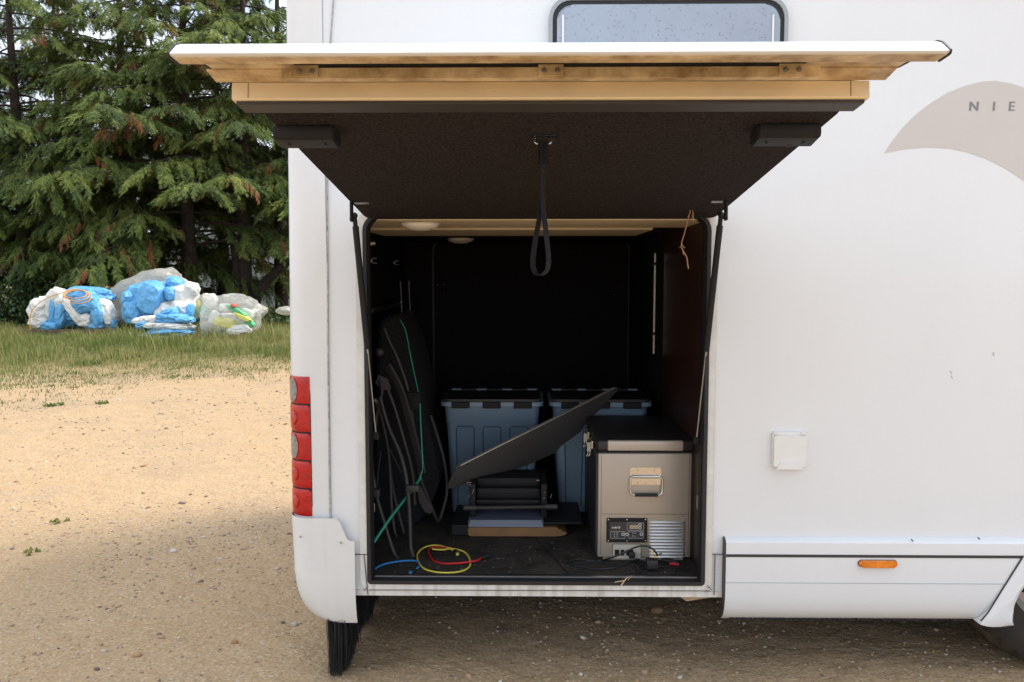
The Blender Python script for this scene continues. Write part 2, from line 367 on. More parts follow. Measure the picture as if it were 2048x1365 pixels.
nx, ny = GX.shape; idx = np.arange(nx * ny).reshape(nx, ny)
gv = np.stack([GX, GY, GZ], -1).reshape(-1, 3); gf = np.stack([idx[:-1, :-1], idx[1:, :-1], idx[1:, 1:], idx[:-1, 1:]], -1).reshape(-1, 4)
gm = bpy.data.materials.new('sandy gravel'); n, b = nodes(gm); lk = n.links.new
t = n.nodes.new('ShaderNodeTexCoord')
def nzn(s, d=6, r=0.6):
    z = n.nodes.new('ShaderNodeTexNoise'); z.inputs['Scale'].default_value = s; z.inputs['Detail'].default_value = d; z.inputs['Roughness'].default_value = r
    lk(t.outputs['Object'], z.inputs['Vector']); return z
def ramp(src, stops):
    r = n.nodes.new('ShaderNodeValToRGB')
    while len(r.color_ramp.elements) < len(stops): r.color_ramp.elements.new(0.5)
    for e, (p, c) in zip(r.color_ramp.elements, stops): e.position = p; e.color = (*c, 1)
    lk(src, r.inputs[0]); return r
big = ramp(nzn(0.7, 5).outputs['Fac'], [(0.3, (0.35, 0.25, 0.155)), (0.5, (0.485, 0.337, 0.188)), (0.62, (0.46, 0.31, 0.165)), (0.75, (0.35, 0.27, 0.19))])
fine = ramp(nzn(75, 5, 0.75).outputs['Fac'], [(0.3, (0.55, 0.52, 0.5)), (0.5, (1, 1, 1)), (0.68, (1.25, 1.22, 1.2))])
m1 = n.nodes.new('ShaderNodeMixRGB'); m1.blend_type = 'MULTIPLY'; m1.inputs[0].default_value = 0.8
lk(big.outputs[0], m1.inputs[1]); lk(fine.outputs[0], m1.inputs[2])
vo = n.nodes.new('ShaderNodeTexVoronoi'); vo.inputs['Scale'].default_value = 120; lk(t.outputs['Object'], vo.inputs['Vector'])
sc_ = n.nodes.new('ShaderNodeSeparateColor'); lk(vo.outputs['Color'], sc_.inputs[0])
gt = ramp(sc_.outputs[0], [(0.0, (0.13, 0.10, 0.08)), (0.12, (0.30, 0.21, 0.13)), (0.5, (0.44, 0.31, 0.19)), (0.86, (0.48, 0.36, 0.24)), (1.0, (0.68, 0.62, 0.54))])
m2 = n.nodes.new('ShaderNodeMixRGB'); m2.inputs[0].default_value = 0.34; lk(m1.outputs[0], m2.inputs[1]); lk(gt.outputs[0], m2.inputs[2])
sx_n = n.nodes.new('ShaderNodeSeparateXYZ'); lk(t.outputs['Object'], sx_n.inputs[0])
e1 = n.nodes.new('ShaderNodeMath'); e1.operation = 'MULTIPLY_ADD'; e1.inputs[1].default_value = -0.29; lk(sx_n.outputs[0], e1.inputs[0]); lk(sx_n.outputs[1], e1.inputs[2])
e2 = n.nodes.new('ShaderNodeMath'); e2.operation = 'MULTIPLY_ADD'; e2.inputs[1].default_value = 1.6; lk(nzn(1.7, 5).outputs['Fac'], e2.inputs[0]); lk(e1.outputs[0], e2.inputs[2])
e3 = n.nodes.new('ShaderNodeMapRange'); e3.inputs[1].default_value = 10.2; e3.inputs[2].default_value = 12.0; lk(e2.outputs[0], e3.inputs[0])
m3 = n.nodes.new('ShaderNodeMixRGB'); lk(e3.outputs[0], m3.inputs[0]); lk(m2.outputs[0], m3.inputs[1])
lit_ = ramp(nzn(14, 6).outputs['Fac'], [(0.3, (0.10, 0.10, 0.035)), (0.6, (0.22, 0.18, 0.075))]); lk(lit_.outputs[0], m3.inputs[2])
lk(m3.outputs[0], b.inputs['Base Color']); b.inputs['Roughness'].default_value = 0.92; b.inputs['Specular IOR Level'].default_value = 0.25
bp = n.nodes.new('ShaderNodeBump'); bp.inputs['Strength'].default_value = 0.9; bp.inputs['Distance'].default_value = 0.012
ad = n.nodes.new('ShaderNodeMath'); ad.operation = 'ADD'; ad2 = n.nodes.new('ShaderNodeMath'); ad2.operation = 'MULTIPLY_ADD'; ad2.inputs[1].default_value = 5.0; lk(nzn(5, 5, 0.6).outputs['Fac'], ad2.inputs[0]); lk(sc_.outputs[1], ad2.inputs[2]); lk(nzn(38, 7, 0.7).outputs['Fac'], ad.inputs[0]); lk(ad2.outputs[0], ad.inputs[1])
lk(ad.outputs[0], bp.inputs['Height']); lk(bp.outputs[0], b.inputs['Normal'])
kind(obj('ground', np_mesh('ground', gv, gf), gm, smooth='all'), 'structure')

# ------------------------------------------------------------------ motorhome: shell
X_SEAM = at(657, 700, 0).x; Z_SILL = at(1080, 1191, 0).z; Z_TOP = 3.0; X_END = 6.6; Y_FAR = 2.30
OX0, OX1 = at(731, 800, 0).x, at(1415, 800, 0).x; OZ1, OZ0 = at(1070, 427, 0).z, at(1070, 1168, 0).z
mh = thing('motorhome', 'large white motorhome with its rear side locker hatch lifted open', 'motorhome', (2.5, 1.15, 0))
def oprect(x0, x1, z0, z1, rt, rb, n=6):
    o_ = []
    for cx, cz, a0, r in ((x1 - rt, z1 - rt, 0, rt), (x0 + rt, z1 - rt, 90, rt), (x0 + rb, z0 + rb, 180, rb), (x1 - rb, z0 + rb, 270, rb)):
        for k in range(n + 1): a = R(a0 + 90 * k / n); o_.append((cx + r * math.cos(a), cz + r * math.sin(a)))
    return o_
hole = oprect(OX0, OX1, OZ0, OZ1, 0.06, 0.014)
wx0, wx1 = at(1958, 1080, 0).x, 9
AX = 2.085; WC = (1.94, 0.375)                                # wheel centre x, z
outer = [(X_SEAM, Z_SILL), (1.35, Z_SILL), (1.35, 0.47), (2.9, 0.47), (2.9, Z_SILL), (X_END, Z_SILL), (X_END, Z_TOP), (X_SEAM, Z_TOP)]
obj('side_wall', prism(B(), outer, 0.0, 0.028, hole), M['body'], mh)
xr0 = at(585, 700, 0.07).x                         # outermost line of the rear corner
obj('far_side_wall', box(B(), xr0 + 0.03, X_END, Y_FAR - 0.03, Y_FAR, Z_SILL, Z_TOP), M['body'], mh)
obj('roof', box(B(), xr0 + 0.02, X_END, 0.002, Y_FAR - 0.002, Z_TOP + 0.001, Z_TOP + 0.06, 0.02), M['white'], mh)
obj('front_wall', box(B(), X_END, X_END + 0.05, 0.0, Y_FAR, 0.35, Z_TOP, 0.02), M['white'], mh)
obj('chassis_floor', box(B(), X_SEAM + 0.09, X_END - 0.01, 0.035, Y_FAR - 0.05, Z_SILL + 0.006, FLOOR - 0.004), M['inside'], mh)
# rear corner: plan line swept upwards, leaning in a little towards the top
def corner(u, z, off=0.0, xl=None, yf=0.0, r=0.07):
    xl_ = (xr0 + max(0.0, z - 1.2) * 0.010 if xl is None else xl) - off; y0 = yf - off; r = r + off
    straight = X_SEAM - (xl_ + r)
    if u < straight: return Vector((X_SEAM - u, y0, z))
    a = (u - straight) / r
    if a < math.pi / 2: return Vector((xl_ + r - r * math.sin(a), y0 + r - r * math.cos(a), z))
    return Vector((xl_, y0 + r + (u - straight - r * math.pi / 2), z))
ARC = (X_SEAM - xr0 - 0.07) + 0.07 * math.pi / 2
us = list(np.linspace(0.0, X_SEAM - xr0 - 0.07, 3)) + list(np.linspace(X_SEAM - xr0 - 0.07, ARC, 9))[1:] + [ARC + 0.3, ARC + Y_FAR - 0.08]
bm = B(); zs = [0.46] + list(np.linspace(0.6, Z_TOP, 9))
grid(bm, [[corner(u, z, 0.004) for u in us] for z in zs]); obj('rear_corner', bm, M['corner'], mh, smooth=True)
# grey sealant line on the seam and trim edge
def strip_px(bm, pts, y, wpx, th=0.003):
    for (a, b_) in zip(pts[:-1], pts[1:]):
        p, q = at(*a, y), at(*b_, y); d = (q - p).normalized(); s = Vector((-d.z, 0, d.x)) * (wpx / 585 / 2)
        v = [bm.verts.new(k) for k in (p + s, q + s, q - s, p - s)]; v2 = [bm.verts.new(k.co - Vector((0, th, 0))) for k in v]
        bm.faces.new(v); bm.faces.new(v2[::-1])
        for i in range(4): bm.faces.new((v[i], v[(i + 1) % 4], v2[(i + 1) % 4], v2[i]))
    return bm
obj('sealant', strip_px(B(), [(669, -30), (660, 100), (654, 300), (655, 500), (656, 700), (659, 960), (660, 1036)], -0.004, 2.6), mat('grey sealant', (0.50, 0.50, 0.48), 0.8, vscale=60, col2=(0.20, 0.20, 0.19)), mh)
# bumper corner
bz = lambda py: at(640, py, -0.02).z
def bump_top(x_px):
    k = min(1, max(0, (x_px - 664) / 26)); return 1036 + 45 * (k * k * (3 - 2 * k))
zb, ztop0 = bz(1251), bz(1036)
nu, nv = 34, 26; G = []
X_B = at(711, 1150, -0.02).x
for i in range(nu + 1):
    row = []
    for j in range(nv + 1):
        u = i / nu; v = 1 - (1 - j / nv) ** 2.2
        span = X_B - (xr0 - 0.008)
        x_line = X_B - span * min(1.0, u / 0.55) if u < 0.55 else xr0
        px = 711 - (711 - 588) * min(1, u / 0.55)
        zt = bz(bump_top(px)) if u < 0.55 else ztop0
        z = zt + (zb - zt) * v
        h = max(0.0, 1 - (z - zb) / 0.21)          # 0 high up, 1 at the lowest edge
        inx = 0.012 * (1 - (z - zb) / (ztop0 - zb)) + 0.095 * (1 - math.sqrt(max(0, 1 - h ** 2.6)))
        xl = xr0 - 0.008 + inx; yf = -0.028 + 0.03 * h ** 3; r = 0.085
        Lf = X_B - xl - r
        if u < 0.36: p = Vector((X_B - Lf * u / 0.36, yf, z))
        elif u < 0.7:
            a = (u - 0.36) / 0.34 * math.pi / 2; p = Vector((xl + r - r * math.sin(a), yf + r - r * math.cos(a), z))
        else: p = Vector((xl, yf + r + (u - 0.7) / 0.3 * (Y_FAR - 0.2), z))
        if u < 0.36: zt = bz(bump_top(1047 + p.x * 592)); p.z = zt + (zb - zt) * v
        row.append(p)
    G.append(row)
bm = B(); grid(bm, G)
obj('bumper', bm, M['bumper'], mh, smooth=True)
bm = B()
for p in ((682, 1086), (601, 1074)): lathe(bm, [(0.0, -0.034), (0.0035, -0.034), (0.004, -0.03)], (at(*p, -0.03).x, 0, at(*p, -0.03).z), 'y', 10)
pieces('bumper_screw', bm, M['galv'], mh)
# tail light: black tray on the corner, five lenses, two clear inserts
zt_, zb_ = at(610, 750, 0.01).z, at(610, 1033, 0.01).z
u0 = X_SEAM - at(627, 880, 0).x; u1 = ARC + 0.015
def patch(u_a, u_b, z_a, z_b, off, bulge, nu=14, nz=8, back=0.0, fn=None):
    bm = B(); G = []
    for i in range(nu + 1):
        row = []
        for j in range(nz + 1):
            a, c = 2 * i / nu - 1, 2 * j / nz - 1
            o = off + bulge * (1 - abs(a) ** 4) * (1 - abs(c) ** 4)
            if i in (0, nu) or j in (0, nz): o = back
            row.append(corner(u_a + (u_b - u_a) * i / nu, z_a + (z_b - z_a) * j / nz, o))
        G.append(row)
    grid(bm, G); return bm
tl = obj('tail_light', patch(u0, u1, zb_, zt_, 0.0065, 0.0), M['plastic'], mh, smooth=True)
hgt = (zt_ - zb_ - 0.006) / 5
for k in range(5):
    a = zt_ - 0.003 - k * hgt - 0.0018; b_ = a - hgt + 0.0036
    ln = obj('lens', patch(u0 + 0.008, u1 - 0.003, b_, a, 0.0085, 0.0012, back=0.0062), M['red'], tl, smooth=True, label='red tail lens with clear side insert' if k in (0, 2) else None)
    if k in (0, 2):
        bm = B(); uc = ARC - 0.048; zc = (a + b_) / 2; n_ = 18
        ctr = bm.verts.new(corner(uc, zc, 0.0138)); rim = [bm.verts.new(corner(uc + 0.023 * math.cos(2 * math.pi * q / n_), zc + hgt * 0.43 * math.sin(2 * math.pi * q / n_), 0.0118)) for q in range(n_)]
        for q in range(n_): bm.faces.new((ctr, rim[q], rim[(q + 1) % n_]))
        obj('clear_insert', bm, M['clear'], tl, smooth='all')
    else:
        bm = B(); uc = ARC - 0.050; zc = (a + b_) / 2; n_ = 20
        ra = [bm.verts.new(corner(uc + 0.019 * math.cos(2 * math.pi * q / n_), zc + 0.024 * math.sin(2 * math.pi * q / n_), 0.0112)) for q in range(n_)]
        rb = [bm.verts.new(corner(uc + 0.014 * math.cos(2 * math.pi * q / n_), zc + 0.018 * math.sin(2 * math.pi * q / n_), 0.0145)) for q in range(n_)]
        for q in range(n_): bm.faces.new((ra[q], ra[(q + 1) % n_], rb[(q + 1) % n_], rb[q]))
        bm.faces.new(rb); obj('lens_bulge', bm, M['red'], tl, smooth=True)
# ------------------------------------------------------------------ motorhome: locker opening
def grow(d): return oprect(OX0 - d, OX1 + d, OZ0 - d, OZ1 + d, 0.06 + d, max(0.003, 0.014 + d))
obj('door_frame', ring(B(), grow(0.026), grow(0.001), -0.007, 0.05), M['frame'], mh, smooth=True)
obj('door_seal', ring(B(), grow(0.0005), grow(-0.0125), -0.012, 0.035), M['rubber'], mh, smooth=True)
obj('inner_seal_lip', ring(B(), grow(-0.0127), grow(-0.0155), 0.012, 0.05), M['plastic'], mh)
bm = B(); box(bm, OX0 + 0.02, OX1 - 0.02, 0.020, 0.032, OZ0 + 0.0158, OZ0 + 0.0182); obj('sill_edge', bm, M['alu'], mh)
bm = B(); box(bm, at(712, 1180, 0).x, at(1446, 1180, 0).x, -0.0045, -0.001, Z_SILL - 0.002, at(1080, 1181, 0).z); obj('sill_rail', bm, M['frame'], mh)
bm = B()
strip_px(bm, [(709, 1109), (735, 1109)], -0.006, 1.6); strip_px(bm, [(1424, 1109), (1449, 1109)], -0.006, 1.6)
strip_px(bm, [(728, 1108), (736, 1190)], -0.0075, 1.6); strip_px(bm, [(1430, 1110), (1428, 1190)], -0.0065, 1.8); strip_px(bm, [(738, 1180), (1420, 1182)], -0.0075, 1.2)
strip_px(bm, [(1415, 1172), (1424, 1181)], -0.0085, 1.4); strip_px(bm, [(728, 1182), (736, 1172)], -0.0085, 1.4)
pieces('joint_line', bm, mat('grimy joint', (0.13, 0.11, 0.09), 0.8), mh)
# garage room
XI0 = -0.725; XI1 = at(1409, 800, 0.06).x; YB = 2.19; ZC = at(1070, 439, 0).z - 0.004
obj('garage_floor', box(B(), XI0, XI1 + 0.2, 0.036, YB, FLOOR - 0.003, FLOOR), M['carpet'], mh)
obj('garage_end_wall', box(B(), XI0 - 0.02, XI0, 0.03, YB, FLOOR, ZC + 0.1), M['inside'], mh)
obj('garage_partition', box(B(), XI1, XI1 + 0.02, 0.052, 0.93, FLOOR, ZC + 0.1), M['panel'], mh)
obj('garage_partition', box(B(), XI1 + 0.004, XI1 + 0.024, 0.932, YB, FLOOR, ZC + 0.1), M['inside'], mh, label='black lining behind the wood panel')
obj('garage_back_wall', box(B(), XI0, XI1 + 0.02, YB, YB + 0.02, FLOOR, ZC + 0.1), M['inside'], mh)
bm = B(); pb = [at(868, 484, YB), at(1254, 760, YB)]
rr = lambda d: rrect(pb[0].x - d, pb[1].x + d, FLOOR + 0.02 - d, pb[0].z + d, 0.05 + d, 6)
obj('far_hatch_rim', ring(bm, rr(0.012), rr(0.0), YB - 0.012, YB - 0.0005), M['inside_groove'], mh)
bm = B()
for p in ((875, 570), (888, 570), (888, 589), (1229, 571), (1242, 571), (1229, 590), (1263, 728), (1275, 728), (1263, 741), (1275, 741), (1263, 754), (1275, 754), (853, 728), (853, 740), (853, 754)):
    q = at(*p, YB - 0.014); lathe(bm, [(0.0, -0.003), (0.003, -0.002), (0.004, 0.012)], q, 'y', 8)
kind(obj('hinge_screw', bm, M['galv'], mh), 'stuff')
# ceiling panels, the first two cream ones just inside the opening
obj('ceiling_panel', box(B(), XI0, XI1 + 0.02, 0.03, 0.48, ZC + 0.003, ZC + 0.03), M['ceiling'], mh)
obj('ceiling_panel', box(B(), XI0 + 0.08, XI1 - 0.12, 0.50, 1.02, ZC - 0.004, ZC + 0.03), M['ceiling'], mh)
obj('ceiling_panel', box(B(), XI0, XI1 + 0.02, 1.025, YB, ZC + 0.008, ZC + 0.03), M['inside'], mh, label='black lining at the back of the garage ceiling')
for (px, py, y, zc) in ((840, 442, 0.17, ZC + 0.002), (921, 478, 1.52, ZC + 0.007)):
    c = at(px, py, y); obj('ceiling_lamp', lathe(B(), [(0.0, -0.028), (0.03, -0.026), (0.06, -0.016), (0.075, 0.0)], (c.x, y, zc), 'z', 28), M['lamp'], mh, smooth='all')
def rail(p0, p1, y, r=0.004):
    a, b_ = at(*p0, y), at(*p1, y); bm = B(); prism(bm, [(a.x - r, a.z), (a.x + r, a.z), (b_.x + r, b_.z), (b_.x - r, b_.z)], y - 0.004, y); return obj('lashing_rail', bm, M['steel'], mh)
rail((801, 563), (804, 626), 1.88, 0.0045); rail((818, 562), (822, 655), 2.10, 0.0042); rail((1310, 507), (1307, 708), 1.02, 0.0040)
bm = B()
for p in ((1310, 528), (1308, 668)): c = at(*p, 1.015); box(bm, c.x - 0.010, c.x + 0.008, 1.010, 1.03, c.z - 0.006, c.z + 0.006, 0.002)
pieces('rail_clip', bm, M['plastic'], mh)
for (px, py, y) in ((745, 522, 0.95), (791, 526, 1.75)):
    c = at(px, py, y); bm = B(); box(bm, c.x - 0.014, c.x - 0.002, y, y + 0.012, c.z - 0.008, c.z + 0.008, 0.002)
    tube(bm, [c + Vector((0.016 * math.cos(R(a)) + 0.012, 0, 0.012 * math.sin(R(a)))) for a in range(60, 301, 30)], 0.003, 6); obj('wall_hook', bm, M['galv'], mh, smooth=True)
bm = B(); tube(bm, [at(p[0], p[1], 0.55) for p in ((732, 501), (735, 493), (742, 488), (750, 487))], 0.006, 8, smooth=4); obj('cable_clip', bm, M['lamp'], mh, smooth=True)
bm = B(); a, b_ = at(742, 622, 0.75), at(800, 607, 1.9); tube(bm, [a, b_], 0.012, 6); obj('wall_bracket', bm, M['darkgrey'], mh)
bm = B(); c = at(791, 609, 1.7); box(bm, c.x - 0.012, c.x + 0.008, 1.68, 1.70, c.z - 0.012, c.z + 0.012, 0.002); obj('bracket_plate', bm, M['galv'], mh)
bm = B(); c = at(1401, 1006, 0.07); box(bm, c.x - 0.012, c.x + 0.01, 0.06, 0.085, c.z - 0.025, c.z + 0.025, 0.004); obj('striker', bm, M['galv'], mh)
bm = B(); c = at(741, 1000, 0.05); tube(bm, [at(p[0], p[1], 0.045) for p in ((738, 975), (742, 990), (742, 1010))], 0.004, 8, smooth=3); box(bm, c.x - 0.008, c.x + 0.012, 0.04, 0.07, c.z - 0.05, c.z - 0.015, 0.004); obj('striker', bm, M['socket'], mh)

# ------------------------------------------------------------------ motorhome: side fittings
# window above the hatch
wxa, wxb = at(1098, 40, -0.03).x, at(1577, 40, -0.03).x; wz0 = at(1300, 250, -0.03).z; wz1 = at(1300, -8, -0.03).z
wn = obj('window', ring(B(), rrect(wxa, wxb, wz0, wz1, 0.07), rrect(wxa + 0.012, wxb - 0.012, wz0 + 0.012, wz1 - 0.012, 0.06), -0.03, -0.001), M['grey_rim'], mh, smooth=True)
obj('gasket', ring(B(), rrect(wxa + 0.0125, wxb - 0.0125, wz0 + 0.0125, wz1 - 0.0125, 0.06), rrect(wxa + 0.026, wxb - 0.026, wz0 + 0.026, wz1 - 0.026, 0.05), -0.024, -0.001), M['rubber'], wn, smooth=True)
bm = B(); prism(bm, rrect(wxa + 0.0265, wxb - 0.0265, wz0 + 0.0265, wz1 - 0.0265, 0.05), -0.03, -0.002); bmesh.ops.bevel(bm, geom=[e for e in bm.edges if all(abs(v.co.y + 0.03) < 1e-4 for v in e.verts)], offset=0.006, segments=3, affect='EDGES')
obj('pane', bm, M['glass'], wn, smooth=True)
bm = B()
for px in (1126, 1546): a = at(px, 60, -0.032); box(bm, a.x - 0.003, a.x + 0.003, -0.034, -0.0305, wz0 + 0.05, at(px, 30, -0.032).z)
pieces('stay_strip', bm, M['label'], wn)
# decal: pale crescent with three letters
dp = [(1768, 307), (1784, 283), (1806, 255), (1832, 229), (1862, 206), (1895, 186), (1930, 172), (1962, 164), (1990, 162), (2020, 167), (2048, 176), (2100, 205), (2150, 250), (2190, 310), (2215, 380), (2225, 470), (2215, 560), (2195, 510), (2160, 452), (2110, 408), (2070, 378), (2048, 362), (2010, 337), (1975, 319), (1935, 305), (1895, 297), (1850, 295), (1808, 299)]
dq = [at(*p, 0) for p in dp]; bm = B(); prism(bm, [(q.x, q.z) for q in dq], -0.0012, -0.0002)
dc = obj('crescent_decal', bm, M['decal'], mh)
for ch, px in (('N', 1936), ('I', 1983), ('E', 2015)):
    q = at(px, 222, -0.0016); me = text_mesh(ch, 0.0435, Matrix.Translation(q) @ UP, 0.0004, 0.04)
    # thicken to a bold face by repeating the glyph slightly to the side
    me2 = me.copy(); me2.transform(Matrix.Translation((0.003, 0.0001, 0))); bm = B(); bm.from_mesh(me); bm.from_mesh(me2)
    obj('letter', bm, M['letter'], dc)
bm = B()
strip_px(bm, [(1986, 705), (1988, 712)], -0.0006, 2.2, 0.0006); strip_px(bm, [(1900, 742), (1904, 748)], -0.0006, 1.5, 0.0006); strip_px(bm, [(1902, 752), (1905, 758)], -0.0006, 1.3, 0.0006)
pieces('scuff', bm, mat('scuff', (0.42, 0.40, 0.37), 0.7), mh)
bm = B()
for p in ((1822, 1079), (1955, 1075)): strip_px(bm, [(p[0], p[1]), (p[0] + 4, p[1] + 4)], -0.027, 2.0)
pieces('chip_mark', bm, M['plastic'], mh)
# inlet cover
cx0, cx1, cz1, cz0 = at(1544, 900, -0.01).x, at(1613, 900, -0.01).x, at(1580, 864, -0.01).z, at(1580, 934, -0.01).z
fl = obj('inlet_cover', prism(B(), rrect(cx0, cx1, cz0, cz1, 0.006), -0.012, -0.0005), M['white'], mh)
lid_o = rrect(cx0 + 0.004, cx1 - 0.003, cz0 + 0.002, cz1 - 0.012, 0.008)
obj('flap', prism(B(), lid_o, -0.020, -0.0125), M['white'], fl, smooth=True)
bm = B(); w_ = cx1 - cx0; prism(bm, [(cx0 + 0.012, cz0 - 0.006), (cx1 - 0.012, cz0 - 0.006), (cx1 - 0.028, cz0 + 0.018), (cx0 + 0.028, cz0 + 0.018)], -0.025, -0.0205); obj('finger_lip', bm, M['white'], fl)
bm = B()
for x in (cx0 + 0.004, cx1 - 0.022): box(bm, x, x + 0.018, -0.017, -0.0125, cz1 - 0.0105, cz1 - 0.001, 0.003)
pieces('hinge', bm, M['white'], fl)
# skirt panel
def sw(py): return at(1500, py, -0.02).z
prof = [(0.0005, sw(1077)), (-0.010, sw(1077.5)), (-0.026, sw(1085)), (-0.028, sw(1108)), (-0.028, sw(1165)), (-0.026, sw(1195)), (-0.018, sw(1218)), (0.0, sw(1236)), (0.028, sw(1248)), (0.04, sw(1247)), (0.03, sw(1235)), (0.0005, sw(1200))]
d0, d1 = at(1961, 1243, -0.02), at(2052, 1101, -0.02); sl = (d1.x - d0.x) / (d1.z - d0.z)
XS0 = at(1450, 1160, -0.02).x
def skirt(bm, prof, xa, gap):
    A = [bm.verts.new((xa, y, z)) for y, z in prof]; Bv = [bm.verts.new((d0.x + (z - d0.z) * sl - gap, y, z)) for y, z in prof]
    for i in range(len(prof)): k = (i + 1) % len(prof); bm.faces.new((A[i], A[k], Bv[k], Bv[i]))
    bm.faces.new(A[::-1]); bm.faces.new(Bv); return bm
sk = obj('side_skirt', skirt(B(), prof, XS0, 0.003), M['body'], mh, smooth=True)
bm = B(); A = [(y - 0.001, z) for y, z in prof]; skirt(bm, A, XS0, 0.0); 
for v in bm.verts:
    if v.co.x > XS0 + 0.01: v.co.x = XS0 - 0.0005
    else: v.co.x = XS0 - 0.006
obj('skirt_end_cap', bm, M['darkgrey'], sk)
def band(py0, py1, m, name):
    bm = B(); za_, zb2 = sw(py0), sw(py1); x1 = d0.x + ((za_ + zb2) / 2 - d0.z) * sl - 0.004
    box(bm, XS0 + 0.0005, x1, -0.0295, -0.0275, min(za_, zb2), max(za_, zb2)); obj(name, bm, m, sk)
band(1107.5, 1113, mat('dark trim stripe', (0.03, 0.034, 0.034), 0.5), 'trim_stripe'); band(1163.7, 1164.4, M['grey_rim'], 'panel_joint')
bm = B()
for k in range(120):
    x = XS0 + 0.03 + (d0.x - XS0 - 0.05) * k / 119 + random.uniform(-0.003, 0.003); box(bm, x, x + random.uniform(0.004, 0.007), 0.018, 0.03, sw(1247.2) - random.uniform(0.003, 0.005), sw(1247.2) + 0.003)
kind(obj('drip_edge', bm, M['rubber'], sk), 'stuff')
a, b_ = at(1717, 1127, -0.03), at(1793, 1127, -0.03)
bm = B(); prism(bm, rrect(a.x, b_.x, a.z - 0.0115, a.z + 0.0115, 0.0112), -0.044, -0.029); bmesh.ops.bevel(bm, geom=[e for e in bm.edges if all(abs(v.co.y + 0.044) < 1e-4 for v in e.verts)], offset=0.006, segments=3, affect='EDGES')
ml = obj('side_marker', bm, M['amber'], mh, smooth=True)
bm = B(); prism(bm, rrect(a.x - 0.002, b_.x + 0.002, a.z - 0.0125, a.z + 0.0125, 0.012), -0.031, -0.0285); obj('marker_base', bm, M['darkgrey'], ml)
# wheel arch trim
ip = [at(*p, -0.02) for p in ((2021, 1246), (2023, 1235), (2029, 1209), (2039, 1186), (2052, 1166), (2075, 1142), (2110, 1118), (2155, 1104), (2220, 1099))]
inner = [(p.x, p.z) for p in ip]; inner += [(2 * AX - x_, z_) for x_, z_ in inner[::-1]]
op = [at(*p, -0.02) for p in ((2021, 1248), (2012, 1251), (1985, 1252.5), (1963, 1250), (1957, 1247), (1960, 1243))]; tz = sw(1069)
outl = [(p.x, p.z) for p in op] + [(d0.x + (z_ - d0.z) * sl, z_) for z_ in np.linspace(d0.z, tz, 10)[1:]]; outl += [(2 * AX - x_, z_) for x_, z_ in outl[::-1]]
bm = B(); NA = 30
def resample(pts, n_):
    P = [Vector((p[0], p[1])) for p in pts]; ds = [0]
    for a_, c_ in zip(P[:-1], P[1:]): ds.append(ds[-1] + (c_ - a_).length)
    out = []
    for k in range(n_):
        t_ = ds[-1] * k / (n_ - 1); i = max(j for j in range(len(ds)) if ds[j] <= t_ + 1e-9); i = min(i, len(P) - 2)
        f_ = (t_ - ds[i]) / max(1e-9, ds[i + 1] - ds[i]); out.append(P[i].lerp(P[i + 1], f_))
    return out
oi, ii = resample(outl, 72), resample(inner, 72)
G = [[Vector((o.x, 0.02, o.y)) for o in oi], [Vector((o.x, -0.030, o.y)) for o in oi], [Vector((o.lerp(i, 0.25).x, -0.036, o.lerp(i, 0.25).y)) for o, i in zip(oi, ii)], [Vector((o.lerp(i, 0.7).x, -0.040, o.lerp(i, 0.7).y)) for o, i in zip(oi, ii)], [Vector((o.lerp(i, 0.93).x, -0.030, o.lerp(i, 0.93).y)) for o, i in zip(oi, ii)], [Vector((i.x, -0.008, i.y)) for o, i in zip(oi, ii)], [Vector((i.x, 0.06, i.y)) for o, i in zip(oi, ii)]]
grid(bm, G); obj('wheel_arch', bm, M['body'], mh, smooth=True)
bm = B(); strip_px(bm, [(1961, 1242), (1975, 1226), (2046, 1112)], -0.0295, 2.2); obj('arch_joint', bm, M['darkgrey'], mh)
bm = B(); box(bm, 2 * AX - d0.x + 0.12, X_END, -0.026, -0.0005, sw(1240), sw(1078), 0.01); obj('side_skirt', bm, M['body'], mh)
bm = B(); box(bm, WC[0] - 0.55, WC[0] + 0.55, 0.5, 0.52, 0.3, 0.95); obj('wheel_well', bm, M['inside'], mh)
# wheels: dusty tyre with grooves and shoulder cuts, pressed rim
def tyre_bm(c, y0, wd):
    bm = B(); Rr = 0.372
    pr = [(0.215, 0.02), (0.24, 0.004), (0.30, 0.0), (0.340, 0.008), (0.356, 0.018), (0.366, 0.03), (0.372, 0.052), (0.372, 0.056), (0.356, 0.058), (0.356, 0.070), (0.372, 0.072), (0.373, 0.105), (0.357, 0.107), (0.357, 0.120), (0.373, 0.122), (0.372, 0.153), (0.356, 0.155), (0.356, 0.167), (0.372, 0.169), (0.366, 0.2), (0.350, 0.215), (0.30, 0.225), (0.24, 0.22), (0.215, 0.2)]
    lathe(bm, pr, (c[0], y0, c[1]), 'y', 120, lambda j, k: (-0.013 if k % 4 == 0 and j in (4, 5, 6, 18, 19) else (-0.005 if k % 4 == 0 and j == 4 else 0)), cap=False)
    for f in bm.faces:
        if all(math.hypot(v.co.x - c[0], v.co.z - c[1]) > 0.350 for v in f.verts): f.material_index = 1
    return bm
for (wx, twin) in ((WC[0], True), (5.75, False)):
    whe = obj('wheel', tyre_bm((wx, WC[1]), 0.045, 0.22), [M['tyre'], M['tread']], mh, smooth=True)
    obj('rim', lathe(B(), [(0.0, 0.10), (0.05, 0.10), (0.055, 0.06), (0.09, 0.09), (0.16, 0.12), (0.19, 0.06), (0.213, 0.03), (0.214, 0.07)], (wx, 0.045, WC[1]), 'y', 40), M['galv'], whe, smooth=True)
    if twin: obj('wheel', tyre_bm((wx, WC[1]), 0.30, 0.22), [M['tyre'], M['tread']], mh, smooth=True)
    obj('wheel', tyre_bm((wx, WC[1]), Y_FAR - 0.28, 0.22), [M['tyre'], M['tread']], mh, smooth=True)
